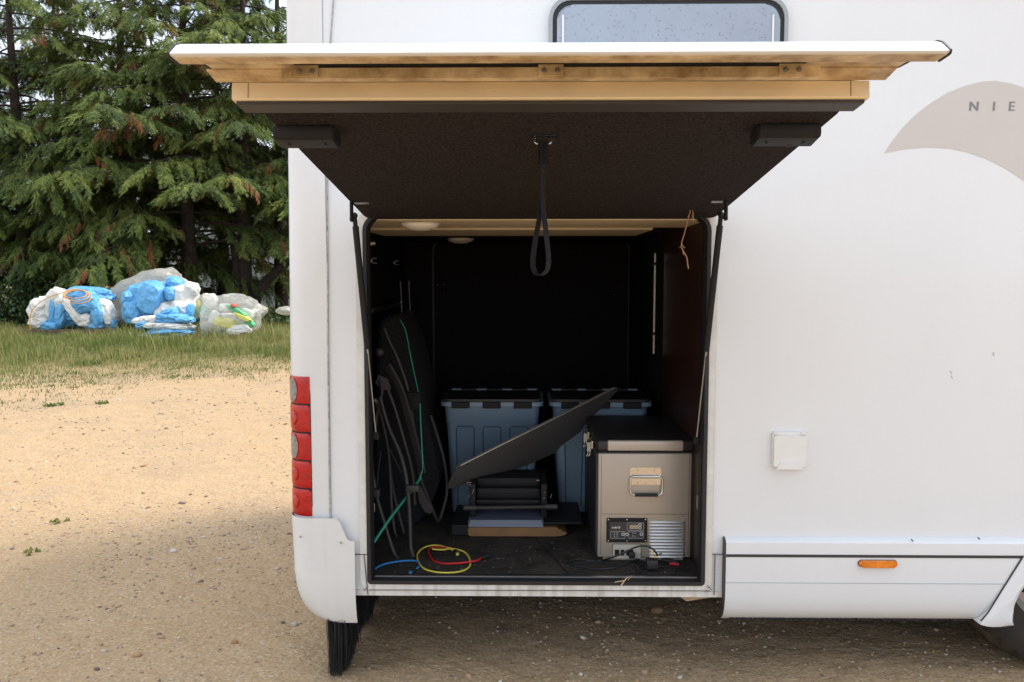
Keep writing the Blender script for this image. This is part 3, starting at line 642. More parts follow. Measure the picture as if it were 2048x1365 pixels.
obj('far_skirt_blocker', box(B(), xr0 + 0.05, X_END, Y_FAR - 0.025, Y_FAR - 0.005, 0.14, Z_SILL - 0.001), M['white'], mh)  # unseen skirt, added low to keep light out from under the floor
obj('underfloor_blocker', box(B(), -0.2, 1.3, 0.75, 1.9, 0.15, Z_SILL + 0.004, 0.03), M['plastic'], mh)  # unseen box, added to block light and darken the ground below
obj('axle', box(B(), WC[0] - 0.05, WC[0] + 0.05, 0.25, Y_FAR - 0.2, WC[1] - 0.05, WC[1] + 0.05), M['inside'], mh)
# underside bits
bm = B(); c = at(908, 1200, 0.12)
for x in (-0.025, 0.022): box(bm, c.x + x, c.x + x + 0.004, 0.10, 0.16, Z_SILL - 0.030, Z_SILL + 0.01)
box(bm, c.x - 0.0209, c.x + 0.0219, 0.10, 0.16, Z_SILL - 0.010, Z_SILL - 0.006); obj('underfloor_bracket', bm, M['galv'], mh)
bm = B(); c = [at(*p, 0.06) for p in ((1358, 1191), (1432, 1191), (1372, 1201))]; prism(bm, [(p.x, p.z) for p in c], 0.05, 0.07); obj('loose_plywood', bm, M['ply'], mh)
# bristle flap across the tail
XB_ = at(668, 1300, 0.02).x
N = 15000; yb = rng.uniform(0.0, 1.0, N) ** 1.25 * 1.7 + 0.004; xa_, xc_ = at(654, 1300, 0.02).x, at(694, 1300, 0.02).x; xb = rng.uniform(xa_, xc_, N); top = Z_SILL + 0.03
tip = 0.002 + 0.007 * np.abs(rng.normal(0, 1, N)) + 0.026 * (np.sin(yb * 31 + 2.5) > 0.45) + 0.03 * (np.sin(yb * 13 + 4) > 0.7) + 0.02 * sstep(0.02, 0.0, xc_ - xb); ln = top - tip
wv = 0.0013; sx = rng.normal(0.0, 0.006, N) + 0.014 * sstep(0.03, 0.0, xb - xa_) + 0.003; sy = rng.normal(0.0, 0.02, N)
ang = rng.uniform(0, np.pi, N); ax, ay = np.cos(ang) * wv, np.sin(ang) * wv
P0 = np.stack([xb - ax, yb - ay, np.full(N, top)], -1); P1 = np.stack([xb + ax, yb + ay, np.full(N, top)], -1)
P2 = np.stack([xb + sx * .35 + ax, yb + sy * .35 + ay, top - ln * .55], -1); P3 = np.stack([xb + sx * .35 - ax, yb + sy * .35 - ay, top - ln * .55], -1)
P4 = np.stack([xb + sx + ax * .5, yb + sy + ay * .5, top - ln], -1); P5 = np.stack([xb + sx - ax * .5, yb + sy - ay * .5, top - ln], -1)
bv = np.stack([P0, P1, P2, P3, P4, P5], 1).reshape(-1, 3); k6 = np.arange(N)[:, None] * 6
bf = np.concatenate([k6 + np.array([[0, 1, 2, 3]]), k6 + np.array([[3, 2, 4, 5]])], 0)
fb = obj('brush_holder', box(B(), xa_ - 0.004, xc_ + 0.004, 0.04, 1.75, top - 0.02, top + 0.012), M['plastic'], mh)
kind(obj('bristles', np_mesh('bristles', bv, bf), M['bristle'], fb), 'stuff')

# ------------------------------------------------------------------ motorhome: raised hatch
HA = R(7.3); HZ = at(1070, 437, 0).z
def H(x, s, t): return Vector((x, -0.006 - s * math.cos(HA) + t * math.sin(HA), HZ + s * math.sin(HA) + t * math.cos(HA)))
SX0, SX1 = at(342, 97, -1.40).x, at(1896, 92, -1.40).x; FX0, FX1 = at(467, 182, -1.185).x, at(1735, 182, -1.185).x; LX0, LX1 = at(520, 214, -1.12).x, at(1690, 212, -1.12).x
def sweep(bm, prof, xa, xb):
    A = [bm.verts.new(H(xa, s, t)) for s, t in prof]; D = [bm.verts.new(H(xb, s, t)) for s, t in prof]
    for i in range(len(prof)): k = (i + 1) % len(prof); bm.faces.new((A[i], A[k], D[k], D[i]))
    bm.faces.new(A[::-1]); bm.faces.new(D); return bm
hf = lambda x, s, t: H(x, s, t)
hd = obj('locker_hatch', sweep(B(), [(0.03, 0.0125), (1.2, 0.0305), (1.2, 0.05), (0.03, 0.04)], LX0 - 0.004, LX1 + 0.004), M['body'], mh)
fo = rrect(LX0, LX1, -0.016, 1.135, 0.05)
bm = B(); prism(bm, fo, 0.0, 0.012, None, hf); obj('felt_lining', bm, M['felt'], hd, smooth=True)
skp = [(1.19, 0.0510), (1.30, 0.052), (1.350, 0.036), (1.372, 0.030), (1.388, 0.021), (1.4125, -0.0025), (1.410, -0.0045), (1.403, -0.0055), (1.372, -0.004), (1.366, 0.002), (1.345, 0.026), (1.22, 0.044)]
obj('skirt_section', sweep(B(), skp, SX0, SX1), M['body'], hd, smooth=True)
bm = B(); sweep(bm, [(s, t - 0.0004) for s, t in skp[8:11]] + [(1.22, 0.0425), (1.212, 0.038), (1.338, 0.0225), (1.362, -0.0012)], SX0 + 0.01, SX1 - 0.01); obj('skirt_lining', bm, M['cream_dirty'], hd)
bm = B(); sweep(bm, [(s, t - 0.0045) for s, t in ((1.3725, -0.0012), (1.404, -0.0022), (1.4035, -0.0008), (1.3725, -0.0002))], SX0 + 0.004, SX1 - 0.004); obj('skirt_flange', bm, M['cream_dirty'], hd)
for (xa, xb) in ((SX0 - 0.004, SX0 - 0.0005), (SX1 + 0.0005, SX1 + 0.004)): obj('skirt_end_cap', sweep(B(), [(s, t + (0.002 if i < 6 else -0.002)) for i, (s, t) in enumerate(skp)], xa, xb), M['rubber'], hd)
obj('rail_gap_shade', sweep(B(), [(1.235, 0.0332), (1.338, 0.0210), (1.338, 0.0195), (1.235, 0.0300)], at(590, 150, -1.28).x, at(1610, 147, -1.28).x), M['inside'], hd)  # dark strip that paints the shade into the gap above the rail
obj('bottom_profile', sweep(B(), [(1.136, -0.007), (1.196, -0.007), (1.199, -0.004), (1.199, 0.026), (1.136, 0.026)], FX0, FX1), M['cream'], hd, smooth=True)
bm = B()
for x in (FX0 + 0.031, FX1 - 0.036): sweep(bm, [(1.1992, -0.004), (1.1998, -0.004), (1.1998, 0.027), (1.1992, 0.027)], x, x + 0.0012)
pieces('profile_joint', bm, mat('brown joint', (0.22, 0.13, 0.06), 0.8), hd)
obj('bottom_seal', sweep(B(), [(1.136, -0.0125), (1.188, -0.0135), (1.190, -0.0118), (1.190, -0.0072), (1.136, -0.0072)], FX0 + 0.006, FX1 - 0.006), M['darkgrey'], hd)
obj('profile_top', sweep(B(), [(1.20, 0.0265), (1.25, 0.0305), (1.25, 0.033), (1.20, 0.0305)], FX0 - 0.03, FX1 + 0.03), M['cream_dirty'], hd)
RX0, RX1 = at(569, 150, -1.26).x, at(1634, 147, -1.26).x
obj('stiffener_rail', sweep(B(), [(1.262, 0.004), (1.284, 0.002), (1.284, 0.0215), (1.281, 0.0215), (1.281, 0.006), (1.262, 0.007)], RX0, RX1), M['cream_dirty'], hd)
for px in (609, 1102, 1587):
    c = at(px, 140, -1.29).x; hw = 0.0225
    bk = obj('rail_bracket', sweep(B(), [(1.285, 0.004), (1.289, 0.004), (1.289, 0.033), (1.31, 0.035), (1.31, 0.037), (1.285, 0.036)], c - hw, c + hw), M['cream_dirty'], hd)
    bm = B()
    for dx in (-0.012, 0.012):
        for f0, f1, r_ in ((1.289, 1.2915, 0.0048), (1.2915, 1.294, 0.0028)):
            p, q = H(c + dx, f0, 0.013), H(c + dx, f1, 0.013); tube(bm, [p, q], r_, 10)
    pieces('bolt', bm, M['galv'], hd)
# latch housings, strap bracket, strap, strut brackets
def hloc(px, py):
    d = ray(px, py); nn = Vector((0, math.sin(HA), math.cos(HA))); p0 = H(0, 0, 0); t_ = nn.dot(p0 - CAM) / nn.dot(d); p = CAM + d * t_
    return p.x, (p - p0).dot(Vector((0, -math.cos(HA), math.sin(HA))))
def mid(a, b_): return (a + b_) / 2
for (pa, pb_, side) in (((557, 262), (676, 262), 0), ((1507, 258), (1629, 258), 1)):
    xa, s_ = hloc(*pa); xb, _ = hloc(*pb_)
    lp = [(s_ + 0.042, -0.0005), (s_ + 0.042, -0.022), (s_ + 0.036, -0.030), (s_ - 0.02, -0.034), (s_ - 0.030, -0.028), (s_ - 0.030, -0.0005)]
    bm = B(); sweep(bm, lp, xa, xb); bmesh.ops.bevel(bm, geom=bm.edges[:], offset=0.003, segments=2, affect='EDGES')
    lh = obj('latch_housing', bm, M['plastic'], hd, smooth=True)
    bm = B()
    for f_ in (0.2, 0.8): x = xa + (xb - xa) * f_; tube(bm, [H(x, s_ + 0.004, -0.0325), H(x, s_ + 0.004, -0.0345)], 0.0035, 10)
    x = xa + (xb - xa) * (0.35 if side == 0 else 0.6); tube(bm, [H(x, s_ - 0.014, -0.0325), H(x, s_ - 0.014, -0.0345)], 0.0045, 10); pieces('screw', bm, M['rubber'], hd)
sx, ss = hloc(1086, 270)
bm = B(); box(bm, sx - 0.031, sx + 0.031, 0, 0.012, -0.002, 0, 0, mtx=Matrix.Translation(H(0, ss, -0.0005)) @ Matrix.Rotation(-HA, 4, 'X'))
p = H(sx, ss, -0.001)
for d in (-1, 1): tube(bm, [p + Vector((d * 0.019, -0.004, 0)), p + Vector((d * 0.019, -0.006, -0.016)), p + Vector((d * 0.014, -0.006, -0.020))], 0.0016, 6)
tube(bm, [p + Vector((-0.014, -0.006, -0.020)), p + Vector((0.014, -0.006, -0.020))], 0.0016, 6)
obj('strap_bracket', bm, M['steel'], hd)
def ribbon(bm, pts, wdir, wd, th=0.0016, smooth=5):
    P = smooth_path(pts, smooth); V = []
    for i, p_ in enumerate(P):
        d = (P[min(i + 1, len(P) - 1)] - P[max(i - 1, 0)]).normalized(); wv_ = Vector(wdir); wv_ = (wv_ - d * wv_.dot(d)).normalized(); nn = d.cross(wv_)
        V.append([bm.verts.new(p_ + wv_ * a * wd / 2 + nn * c * th / 2) for a, c in ((-1, -1), (1, -1), (1, 1), (-1, 1))])
    for a, b_ in zip(V[:-1], V[1:]):
        for k in range(4): bm.faces.new((a[k], a[(k + 1) % 4], b_[(k + 1) % 4], b_[k]))
    bm.faces.new(V[0][::-1]); bm.faces.new(V[-1]); return bm
ys = p.y - 0.006
S_ = lambda px, py, dy=0.0: at(px, py, ys + dy)
bm = B()
ribbon(bm, [S_(1084, 281), S_(1087, 330), S_(1085, 390), S_(1080, 430, 0.004), S_(1071, 480, 0.006), S_(1066, 520, 0.005), S_(1068, 540, 0.003), S_(1076, 550), S_(1086, 549, -0.003), S_(1095, 538, -0.005), S_(1097, 515, -0.006), S_(1093, 475, -0.008), S_(1088, 430, -0.006), S_(1086, 400, -0.004), S_(1086, 330, -0.004), S_(1086, 284, -0.003)], (0.45, 0.9, 0), 0.024)
obj('pull_strap', bm, M['cloth'], hd, smooth=True)
bm = B(); box(bm, S_(1076, 284).x, S_(1097, 284).x, ys - 0.006, ys - 0.004, S_(1086, 330).z, S_(1086, 282).z); obj('strap_fold', bm, M['cloth'], hd)
for side, pts in ((0, ((708, 405), (737, 405))), (1, ((1447, 402), (1424, 402)))):
    x1, s1 = hloc(*pts[0]); x2, s2 = hloc(*pts[1])
    bm = B(); sg = 1 if side == 0 else -1
    box(bm, min(x1, x2) + 0.0, max(x1, x2), -0.0, 0.02, -0.0025, -0.0005, mtx=Matrix.Translation(H(0, s1, 0)) @ Matrix.Rotation(-HA, 4, 'X'))
    obj('strut_plate', bm, M['alu'], hd)
    bm = B(); ea, eb = (at(703, 410, -0.125), at(722, 399, -0.125)) if side == 0 else (at(1424, 407, -0.125), at(1447, 397, -0.125)); box(bm, ea.x, eb.x, -0.127, -0.122, ea.z, eb.z, 0.001)
    obj('strut_bracket', bm, mat('pale zinc', (0.55, 0.54, 0.54), 0.5), hd)
    bm = B(); a = H(x1 - sg * 0.008, s1, -0.0); box(bm, a.x - 0.004, a.x + 0.004, a.y - 0.012, a.y + 0.012, a.z - 0.060, a.z + 0.002, 0.003); tube(bm, [a + Vector((sg * -0.006, 0, -0.052)), a + Vector((sg * 0.016, 0, -0.052))], 0.004, 8)
    obj('strut_arm', bm, M['plastic'], hd)
# gas struts
for (p0, p1, p2) in (((709, 432), (732, 690), (752, 872)), ((1442, 430), (1413, 690), (1393, 882))):
    ya, yc = -0.10, 0.05
    a, c = at(*p0, ya), at(*p2, yc); m_ = a.lerp(c, 0.585)
    bm = B(); tube(bm, [a.lerp(c, 0.045), m_], 0.0105, 14); gs = obj('gas_strut', bm, M['plastic'], mh, smooth=True)
    bm = B(); tube(bm, [m_, c], 0.0034, 10); obj('strut_rod', bm, M['galv'], gs, smooth=True)
    bm = B(); tube(bm, [a, a.lerp(c, 0.05)], 0.0075, 10); bmesh.ops.create_icosphere(bm, subdivisions=2, radius=0.011, matrix=Matrix.Translation(a)); obj('ball_socket', bm, M['plastic'], gs, smooth=True)
    bm = B(); box(bm, c.x - 0.010, c.x + 0.010, c.y - 0.008, c.y + 0.010, c.z - 0.014, c.z + 0.014, 0.003); obj('strut_foot', bm, M['plastic'], gs)

# crumbs and lint trodden into the carpet
nf_ = 340; cxp = np.concatenate([rng.normal(0.05, 0.16, nf_ // 2), rng.uniform(OX0 + 0.06, OX1 - 0.06, nf_ - nf_ // 2)]); cyp = rng.uniform(0.06, 0.42, nf_)
ms = np.zeros((nf_, 4, 4)); a_ = rng.uniform(0, 6.28, nf_); s_ = 0.0008 + 0.0030 * rng.random(nf_) ** 4
ms[:, 0, 0] = np.cos(a_) * s_ * 2; ms[:, 1, 0] = np.sin(a_) * s_ * 2; ms[:, 0, 1] = -np.sin(a_) * s_; ms[:, 1, 1] = np.cos(a_) * s_; ms[:, 2, 2] = s_ * 0.5; ms[:, 0, 3] = cxp; ms[:, 1, 3] = cyp; ms[:, 2, 3] = FLOOR + s_ * 0.3; ms[:, 3, 3] = 1
v12 = np.array([(-1, 0, 0), (0, -1, 0), (1, 0, 0), (0, 1, 0), (0, 0, 1), (0, 0, -1)], float); f8 = np.array([(0, 1, 4), (1, 2, 4), (2, 3, 4), (3, 0, 4), (1, 0, 5), (2, 1, 5), (3, 2, 5), (0, 3, 5)])
kind(obj('carpet_crumbs', np_mesh('carpet_crumbs', *scatter(v12, f8, ms)), island_mat('crumbs', [(0, (0.06, 0.05, 0.04)), (1, (0.22, 0.19, 0.15))]), mh), 'stuff')

# ------------------------------------------------------------------ in the locker: cool box
def f1(p, y): return at(*p, y)
fy = lay(1290, 1119, FLOOR).y
fx0, fx1 = at(1196, 1000, fy).x, at(1383, 1000, fy).x; fz0 = FLOOR + 0.006; fz1 = at(1290, 907, fy).z; ft = at(1290, 881, fy).z; fd = 0.55
cb = thing('cool_box', 'champagne coloured metal portable cool box with carrying handle and control panel', 'cool box', ((fx0 + fx1) / 2, fy + fd / 2, FLOOR))
obj('body', box(B(), fx0, fx1, fy, fy + fd, fz0, fz1, 0.006, 3), M['fridge'], cb, smooth=True)
bm = B()
for x in (fx0 + 0.011, fx1 - 0.0105): box(bm, x, x + 0.0011, fy - 0.0008, fy + 0.002, fz0 + 0.01, fz1 - 0.002)
zs_ = at(1290, 1029, fy).z; box(bm, fx0 + 0.0121, fx1 - 0.0106, fy - 0.0008, fy + 0.002, zs_, zs_ + 0.0011); pieces('seam', bm, M['fridge_dk'], cb)
obj('side_panel', box(B(), fx1 - 0.004, fx1 + 0.012, fy + 0.006, fy + fd - 0.006, fz0 + 0.004, fz1 - 0.002, 0.004), M['fridge_dk'], cb)
obj('side_panel', box(B(), fx0 - 0.008, fx0 + 0.002, fy + 0.010, fy + fd - 0.006, fz0 + 0.004, fz1 - 0.002, 0.003), M['fridge_dk'], cb)
obj('gasket', box(B(), fx0 - 0.001, fx1 + 0.006, fy - 0.002, fy + fd, fz1 + 0.0005, fz1 + 0.006, 0.002), M['rubber'], cb)
lidb = obj('lid', box(B(), fx0 - 0.004, fx1 + 0.008, fy - 0.004, fy + fd + 0.004, fz1 + 0.0065, ft, 0.010, 3), M['fridge_dk'], cb, smooth=True)
bm = B(); box(bm, at(1215, 890, fy).x, at(1367, 890, fy).x, fy - 0.0075, fy + 0.02, fz1 + 0.009, ft - 0.0005, 0.006, 3); obj('lid_front', bm, M['fridge_lid'], lidb, smooth=True)
# carrying handle on the front
hp = lambda px, py, dy=0.0: at(px, py, fy - 0.001 + dy)
a, c = hp(1260, 935), hp(1322, 970)
pl = obj('handle_plate', prism(B(), rrect(a.x, c.x, c.z, a.z, 0.007), fy - 0.004, fy - 0.0005), M['steel'], cb, smooth=True)
bm = B(); q = hp(1290, 953); tube(bm, [Vector((a.x + 0.008, fy - 0.009, q.z)), Vector((c.x - 0.008, fy - 0.009, q.z))], 0.0055, 12); obj('hinge_tube', bm, M['steel'], pl, smooth=True)
bm = B(); hz0 = hp(1290, 988).z; xa, xb = a.x + 0.001, c.x + 0.002
tube(bm, [Vector((xa + 0.006, fy - 0.010, q.z)), Vector((xa, fy - 0.012, q.z - 0.008)), Vector((xa - 0.001, fy - 0.016, hz0 + 0.018)), Vector((xa + 0.004, fy - 0.018, hz0 + 0.004)), Vector((xa + 0.016, fy - 0.018, hz0)), Vector((xb - 0.016, fy - 0.018, hz0)), Vector((xb - 0.004, fy - 0.018, hz0 + 0.004)), Vector((xb + 0.001, fy - 0.016, hz0 + 0.018)), Vector((xb, fy - 0.012, q.z - 0.008)), Vector((xb - 0.006, fy - 0.010, q.z))], 0.0032, 10, smooth=3)
hb = obj('bail_handle', bm, M['steel'], cb, smooth=True)
bm = B(); tube(bm, [Vector((xa + 0.016, fy - 0.018, hz0)), Vector((xb - 0.016, fy - 0.018, hz0))], 0.0062, 12); obj('grip', bm, M['rubber'], hb, smooth=True)
def screws(pts, r=0.0032, m='steel', nm='screw', par=cb):
    bm = B()
    for p in pts: v = hp(*p); lathe(bm, [(0.0, -0.0062), (r * 0.8, -0.0058), (r, -0.0035)], (v.x, fy, v.z), 'y', 10)
    return pieces(nm, bm, M[m], par, smooth=True)
screws([(1275, 940), (1308, 940), (1275, 966), (1291, 966), (1308, 966)], 0.003, 'galv', 'rivet', pl)
# control panel
a, c = hp(*c5((346, 290))), hp(*c5((996, 682)))
cp = obj('control_panel', prism(B(), rrect(a.x, c.x, c.z, a.z, 0.004), fy - 0.0045, fy - 0.0005), M['plastic'], cb, smooth=True)
a2, c2_ = hp(*c5((388, 352))), hp(*c5((950, 634)))
obj('panel_face', prism(B(), rrect(a2.x, c2_.x, c2_.z, a2.z, 0.003), fy - 0.0052, fy - 0.0044), mat('charcoal print face', (0.032, 0.033, 0.036), 0.3), cp)
screws([c5(p) for p in ((372, 315), (672, 315), (970, 315), (372, 657), (672, 657), (970, 657))], 0.0032, 'steel', 'panel_screw', cp)
screws([c5(p) for p in ((402, 252), (968, 248), (1538, 245))], 0.0026, 'steel', 'screw')
T5 = lambda p: Matrix.Translation(Vector((hp(*c5(p)).x, fy - 0.0056, hp(*c5(p)).z))) @ UP
obj('lettering', text_mesh('indel B', 0.0125, T5((425, 455)), 0.0003, 0.25, 0.92), M['label'], cp)
def outline5(x0, y0, x1, y1, bm, t_=0.0006):
    p, q_ = hp(*c5((x0, y0))), hp(*c5((x1, y1))); ring(bm, rrect(p.x, q_.x, q_.z, p.z, 0.003, 3), rrect(p.x + t_, q_.x - t_, q_.z + t_, p.z - t_, 0.0026, 3), fy - 0.0058, fy - 0.0053)
bm = B(); outline5(675, 365, 940, 490, bm); outline5(410, 500, 640, 615, bm); outline5(700, 500, 935, 612, bm)
def dial(bm, p, r=26):
    v = hp(*c5(p)); k = r / 8.03 / 1638 * 2.97; lo = [(v.x + k * math.cos(t_), v.z + k * math.sin(t_)) for t_ in np.linspace(0, 2 * math.pi, 15)[:-1]]; li = [(v.x + k * .7 * math.cos(t_), v.z + k * .7 * math.sin(t_)) for t_ in np.linspace(0, 2 * math.pi, 15)[:-1]]
    ring(bm, lo, li, fy - 0.0058, fy - 0.0053)
for p in ((880, 397), (880, 445), (608, 548), (672, 548), (902, 545)): dial(bm, p)
for p in ((470, 522), (470, 553), (470, 585), (765, 527), (765, 575)): dial(bm, p, 9)
obj('printed_lines', bm, M['label'], cp)
for tx, p in (('HIGH', (497, 530)), ('MED', (497, 562)), ('LOW', (497, 594)), ('MAX', (788, 536)), ('MIN', (788, 584))):
    obj('small_lettering', text_mesh(tx, 0.0036, T5(p), 0.0002), M['label'], cp)
a, c = hp(*c5((713, 397))), hp(*c5((852, 465))); bm = B(); box(bm, a.x, c.x, fy - 0.0060, fy - 0.0053, c.z, a.z, 0.0004, 1); obj('display', bm, M['display'], cp)
# louvres: twelve pressed blades
lx0, lx1 = hp(*c5((1030, 400))).x, hp(*c5((1615, 400))).x
def louvre_mesh(wd, h):
    bm = B(); pr = [(0.0004, h), (-0.003, h * 0.93), (-0.0065, h * 0.25), (-0.0055, 0.0), (0.0004, 0.001)]
    A = [bm.verts.new((0.002, y * 0.3, z)) for y, z in pr]; A1 = [bm.verts.new((0.008, y, z)) for y, z in pr]; D1 = [bm.verts.new((wd - 0.008, y, z)) for y, z in pr]; D = [bm.verts.new((wd - 0.001, y * 0.3, z)) for y, z in pr]
    for P_, Q_ in ((A, A1), (A1, D1), (D1, D)):
        for i in range(5): k = (i + 1) % 5; bm.faces.new((P_[i], P_[k], Q_[k], Q_[i]))
    bm.faces.new(A[::-1]); bm.faces.new(D); bmesh.ops.recalc_face_normals(bm, faces=bm.faces); me = bpy.data.meshes.new('louvre'); bm.to_mesh(me); bm.free(); me.materials.append(M['alu']); return me
pz0, pz1 = hp(*c5((1300, 330))).z, hp(*c5((1300, 935))).z; step = (pz0 - pz1) / 12
lm = louvre_mesh(lx1 - lx0, step * 0.62)
for k in range(12):
    o = bpy.data.objects.new('louvre', lm); C.objects.link(o); o.parent = cb; o.location = Vector((lx0, fy - 0.0005, pz0 - (k + 0.85) * step)) - BASE[cb]
bm = B()
for k in range(12): box(bm, lx0 + 0.003, lx1 - 0.004, fy - 0.0012, fy - 0.0002, pz0 - (k + 0.98) * step, pz0 - (k + 0.85) * step + 0.0003)
pieces('louvre_slot', bm, M['fridge_dk'], cb)
# socket plate with switches
a, c = hp(*c5((448, 712))), hp(*c5((893, 965)))
spl = obj('socket_plate', prism(B(), rrect(a.x, c.x, c.z, a.z, 0.003), fy - 0.0025, fy - 0.0005), M['socket'], cb)
obj('plate_rim', ring(B(), rrect(a.x - 0.001, c.x + 0.001, c.z - 0.001, a.z + 0.001, 0.0035), rrect(a.x, c.x, c.z, a.z, 0.003), fy - 0.0032, fy - 0.0005), M['rubber'], spl)
for (x0, x1) in ((478, 545), (572, 626), (660, 770)):
    p, q_ = hp(*c5((x0, 798))), hp(*c5((x1, 890))); bm = B(); box(bm, p.x, q_.x, fy - 0.0065, fy - 0.0026, q_.z, p.z, 0.001); obj('switch', bm, M['plastic'], spl)
p = hp(*c5((735, 860))); bm = B(); box(bm, p.x - 0.008, p.x + 0.014, fy - 0.022, fy - 0.0066, p.z - 0.014, p.z + 0.010, 0.004); obj('inlet_plug', bm, M['rubber'], spl, smooth=True)
bm = B(); box(bm, fx0 + 0.02, fx1 - 0.03, fy - 0.006, fy + 0.05, FLOOR + 0.0005, FLOOR + 0.0055); obj('foot_plate', bm, M['fridge'], cb)
# latches on the left side of the lid
for (py0, y0) in ((930, fy + 0.12), (897, fy + 0.30)):
    zl = fz1 + 0.004; bm = B(); x = fx0 - 0.013
    box(bm, x - 0.004, x + 0.004, y0 - 0.012, y0 + 0.012, zl - 0.012, zl + 0.020, 0.002); la = obj('latch', bm, M['steel'], cb)
    bm = B(); box(bm, x - 0.020, x - 0.005, y0 - 0.003, y0 - 0.001, zl - 0.022, zl + 0.012, 0.001); lathe(bm, [(0, -0.004), (0.004, -0.004), (0.004, 0)], (x - 0.012, y0 - 0.003, zl + 0.004), 'y', 8); obj('latch_plate', bm, M['socket'], la)
    bm = B()
    for d in (-0.016, -0.008): tube(bm, [Vector((x + d, y0 - 0.003, zl - 0.02)), Vector((x + d - 0.001, y0 - 0.004, zl - 0.034)), Vector((x + d - 0.006, y0 - 0.004, zl - 0.042))], 0.0014, 6)
    pieces('latch_hook', bm, M['steel'], la)
    bm = B(); box(bm, x - 0.014, x, y0 + 0.002, y0 + 0.02, zl + 0.012, zl + 0.034, 0.003); obj('latch_base', bm, M['fridge_dk'], la)

# ------------------------------------------------------------------ in the locker: storage tubs
def tub(px0, px1, y, label, turn=0.0):
    xa, xb = at(px0, 805, y).x, at(px1, 805, y).x; zt_ = at(980, 800, y).z; wdt = xb - xa; dp_ = 0.36; xc = (xa + xb) / 2
    root = thing('storage_tub', label, 'storage tub', (xc, y + dp_ / 2, FLOOR), 'blue grey storage tubs in the locker')
    zr = zt_ - 0.026
    bm = B(); top = rrect(xa + 0.016, xb - 0.016, y + 0.016, y + dp_ - 0.016, 0.035, 5); bot_ = rrect(xa + 0.046, xb - 0.046, y + 0.035, y + dp_ - 0.035, 0.035, 5)
    zsx = zr - 0.085; step_ = [(p[0] * 0.994 + xc * 0.006, p[1] * 0.99 + (y + dp_ / 2) * 0.01) for p in top]
    f_ = (zr - zsx) / (zr - FLOOR)
    m0 = [(p[0] + (q_[0] - p[0]) * f_, p[1] + (q_[1] - p[1]) * f_) for p, q_ in zip(top, bot_)]
    m1 = [(p[0] * 0.985 + xc * 0.015, p[1] * 0.985 + (y + dp_ / 2) * 0.015) for p in m0]
    rows = [(top, zr), (m0, zsx), (m1, zsx - 0.003), (bot_, FLOOR + 0.002)]
    V = [[bm.verts.new((p[0], p[1], z)) for p in lp] for lp, z in rows]
    for i in range(3):
        for k in range(len(top)): bm.faces.new((V[i][k], V[i][(k + 1) % len(top)], V[i + 1][(k + 1) % len(top)], V[i + 1][k]))
    bm.faces.new(V[-1]); tb = obj('tub', bm, M['tub'], root, smooth=True)
    bm = B()
    for fx in (0.24, 0.5, 0.76):        # moulded panels on the front face
        cx = xa + wdt * fx - 0.0; yy = y + 0.014; zt3 = zsx - 0.012; hw = 0.040
        pts = [Vector((cx - hw - 0.006 + 0.012, yy + 0.018, FLOOR + 0.03)), Vector((cx - hw, yy + 0.006, zt3 - 0.01)), Vector((cx - hw + 0.008, yy + 0.004, zt3)), Vector((cx + hw - 0.008, yy + 0.004, zt3)), Vector((cx + hw, yy + 0.006, zt3 - 0.01)), Vector((cx + hw + 0.006 - 0.012, yy + 0.018, FLOOR + 0.03))]
        tube(bm, pts, 0.0026, 6)
    obj('moulded_rib', bm, M['tub_line'], tb)
    bm = B(); prism(bm, rrect(xa, xb, y, y + dp_, 0.035, 5), zr - 0.004, zr + 0.014, None, lambda a_, b2, d_: Vector((a_, b2, d_)))
    ld = obj('lid', bm, M['tub_lid'], root, smooth=True)
    bm = B(); prism(bm, rrect(xa + 0.014, xb - 0.014, y + 0.014, y + dp_ - 0.03, 0.03, 5), zr + 0.0145, zt_ - 0.003, None, lambda a_, b2, d_: Vector((a_, b2, d_)))
    obj('lid_centre', bm, M['plastic'], ld, smooth=True)
    bm = B(); ring(bm, rrect(xa + 0.010, xb - 0.010, y + 0.010, y + dp_ - 0.008, 0.035, 5), rrect(xa + 0.0135, xb - 0.0135, y + 0.0135, y + dp_ - 0.0285, 0.03, 5), zr + 0.0142, zt_, lambda a_, b2, d_: Vector((a_, b2, d_)))
    obj('lid_rim', bm, M['darkgrey'], ld, smooth=True)
    for fx in (0.20, 0.50, 0.80):
        bm = B(); cx = xa + wdt * fx; box(bm, cx - 0.040, cx + 0.040, y - 0.006, y + 0.03, zr - 0.012, zr + 0.0155, 0.003); obj('front_clip', bm, M['plastic'], root)
    for fx in (0.10, 0.365, 0.635, 0.90):
        bm = B(); cx = xa + wdt * fx; box(bm, cx - 0.024, cx + 0.024, y + dp_ - 0.034, y + dp_ + 0.004, zr + 0.01, zt_ + 0.003, 0.002); obj('back_tab', bm, M['tub_lid'], root)
    return root
tub(880, 1087, 0.78, 'left blue grey storage tub, its lid clips all seen above the slanted board')
tub(1099, 1306, 0.80, 'blue grey storage tub half hidden behind the cool box and the board tip')

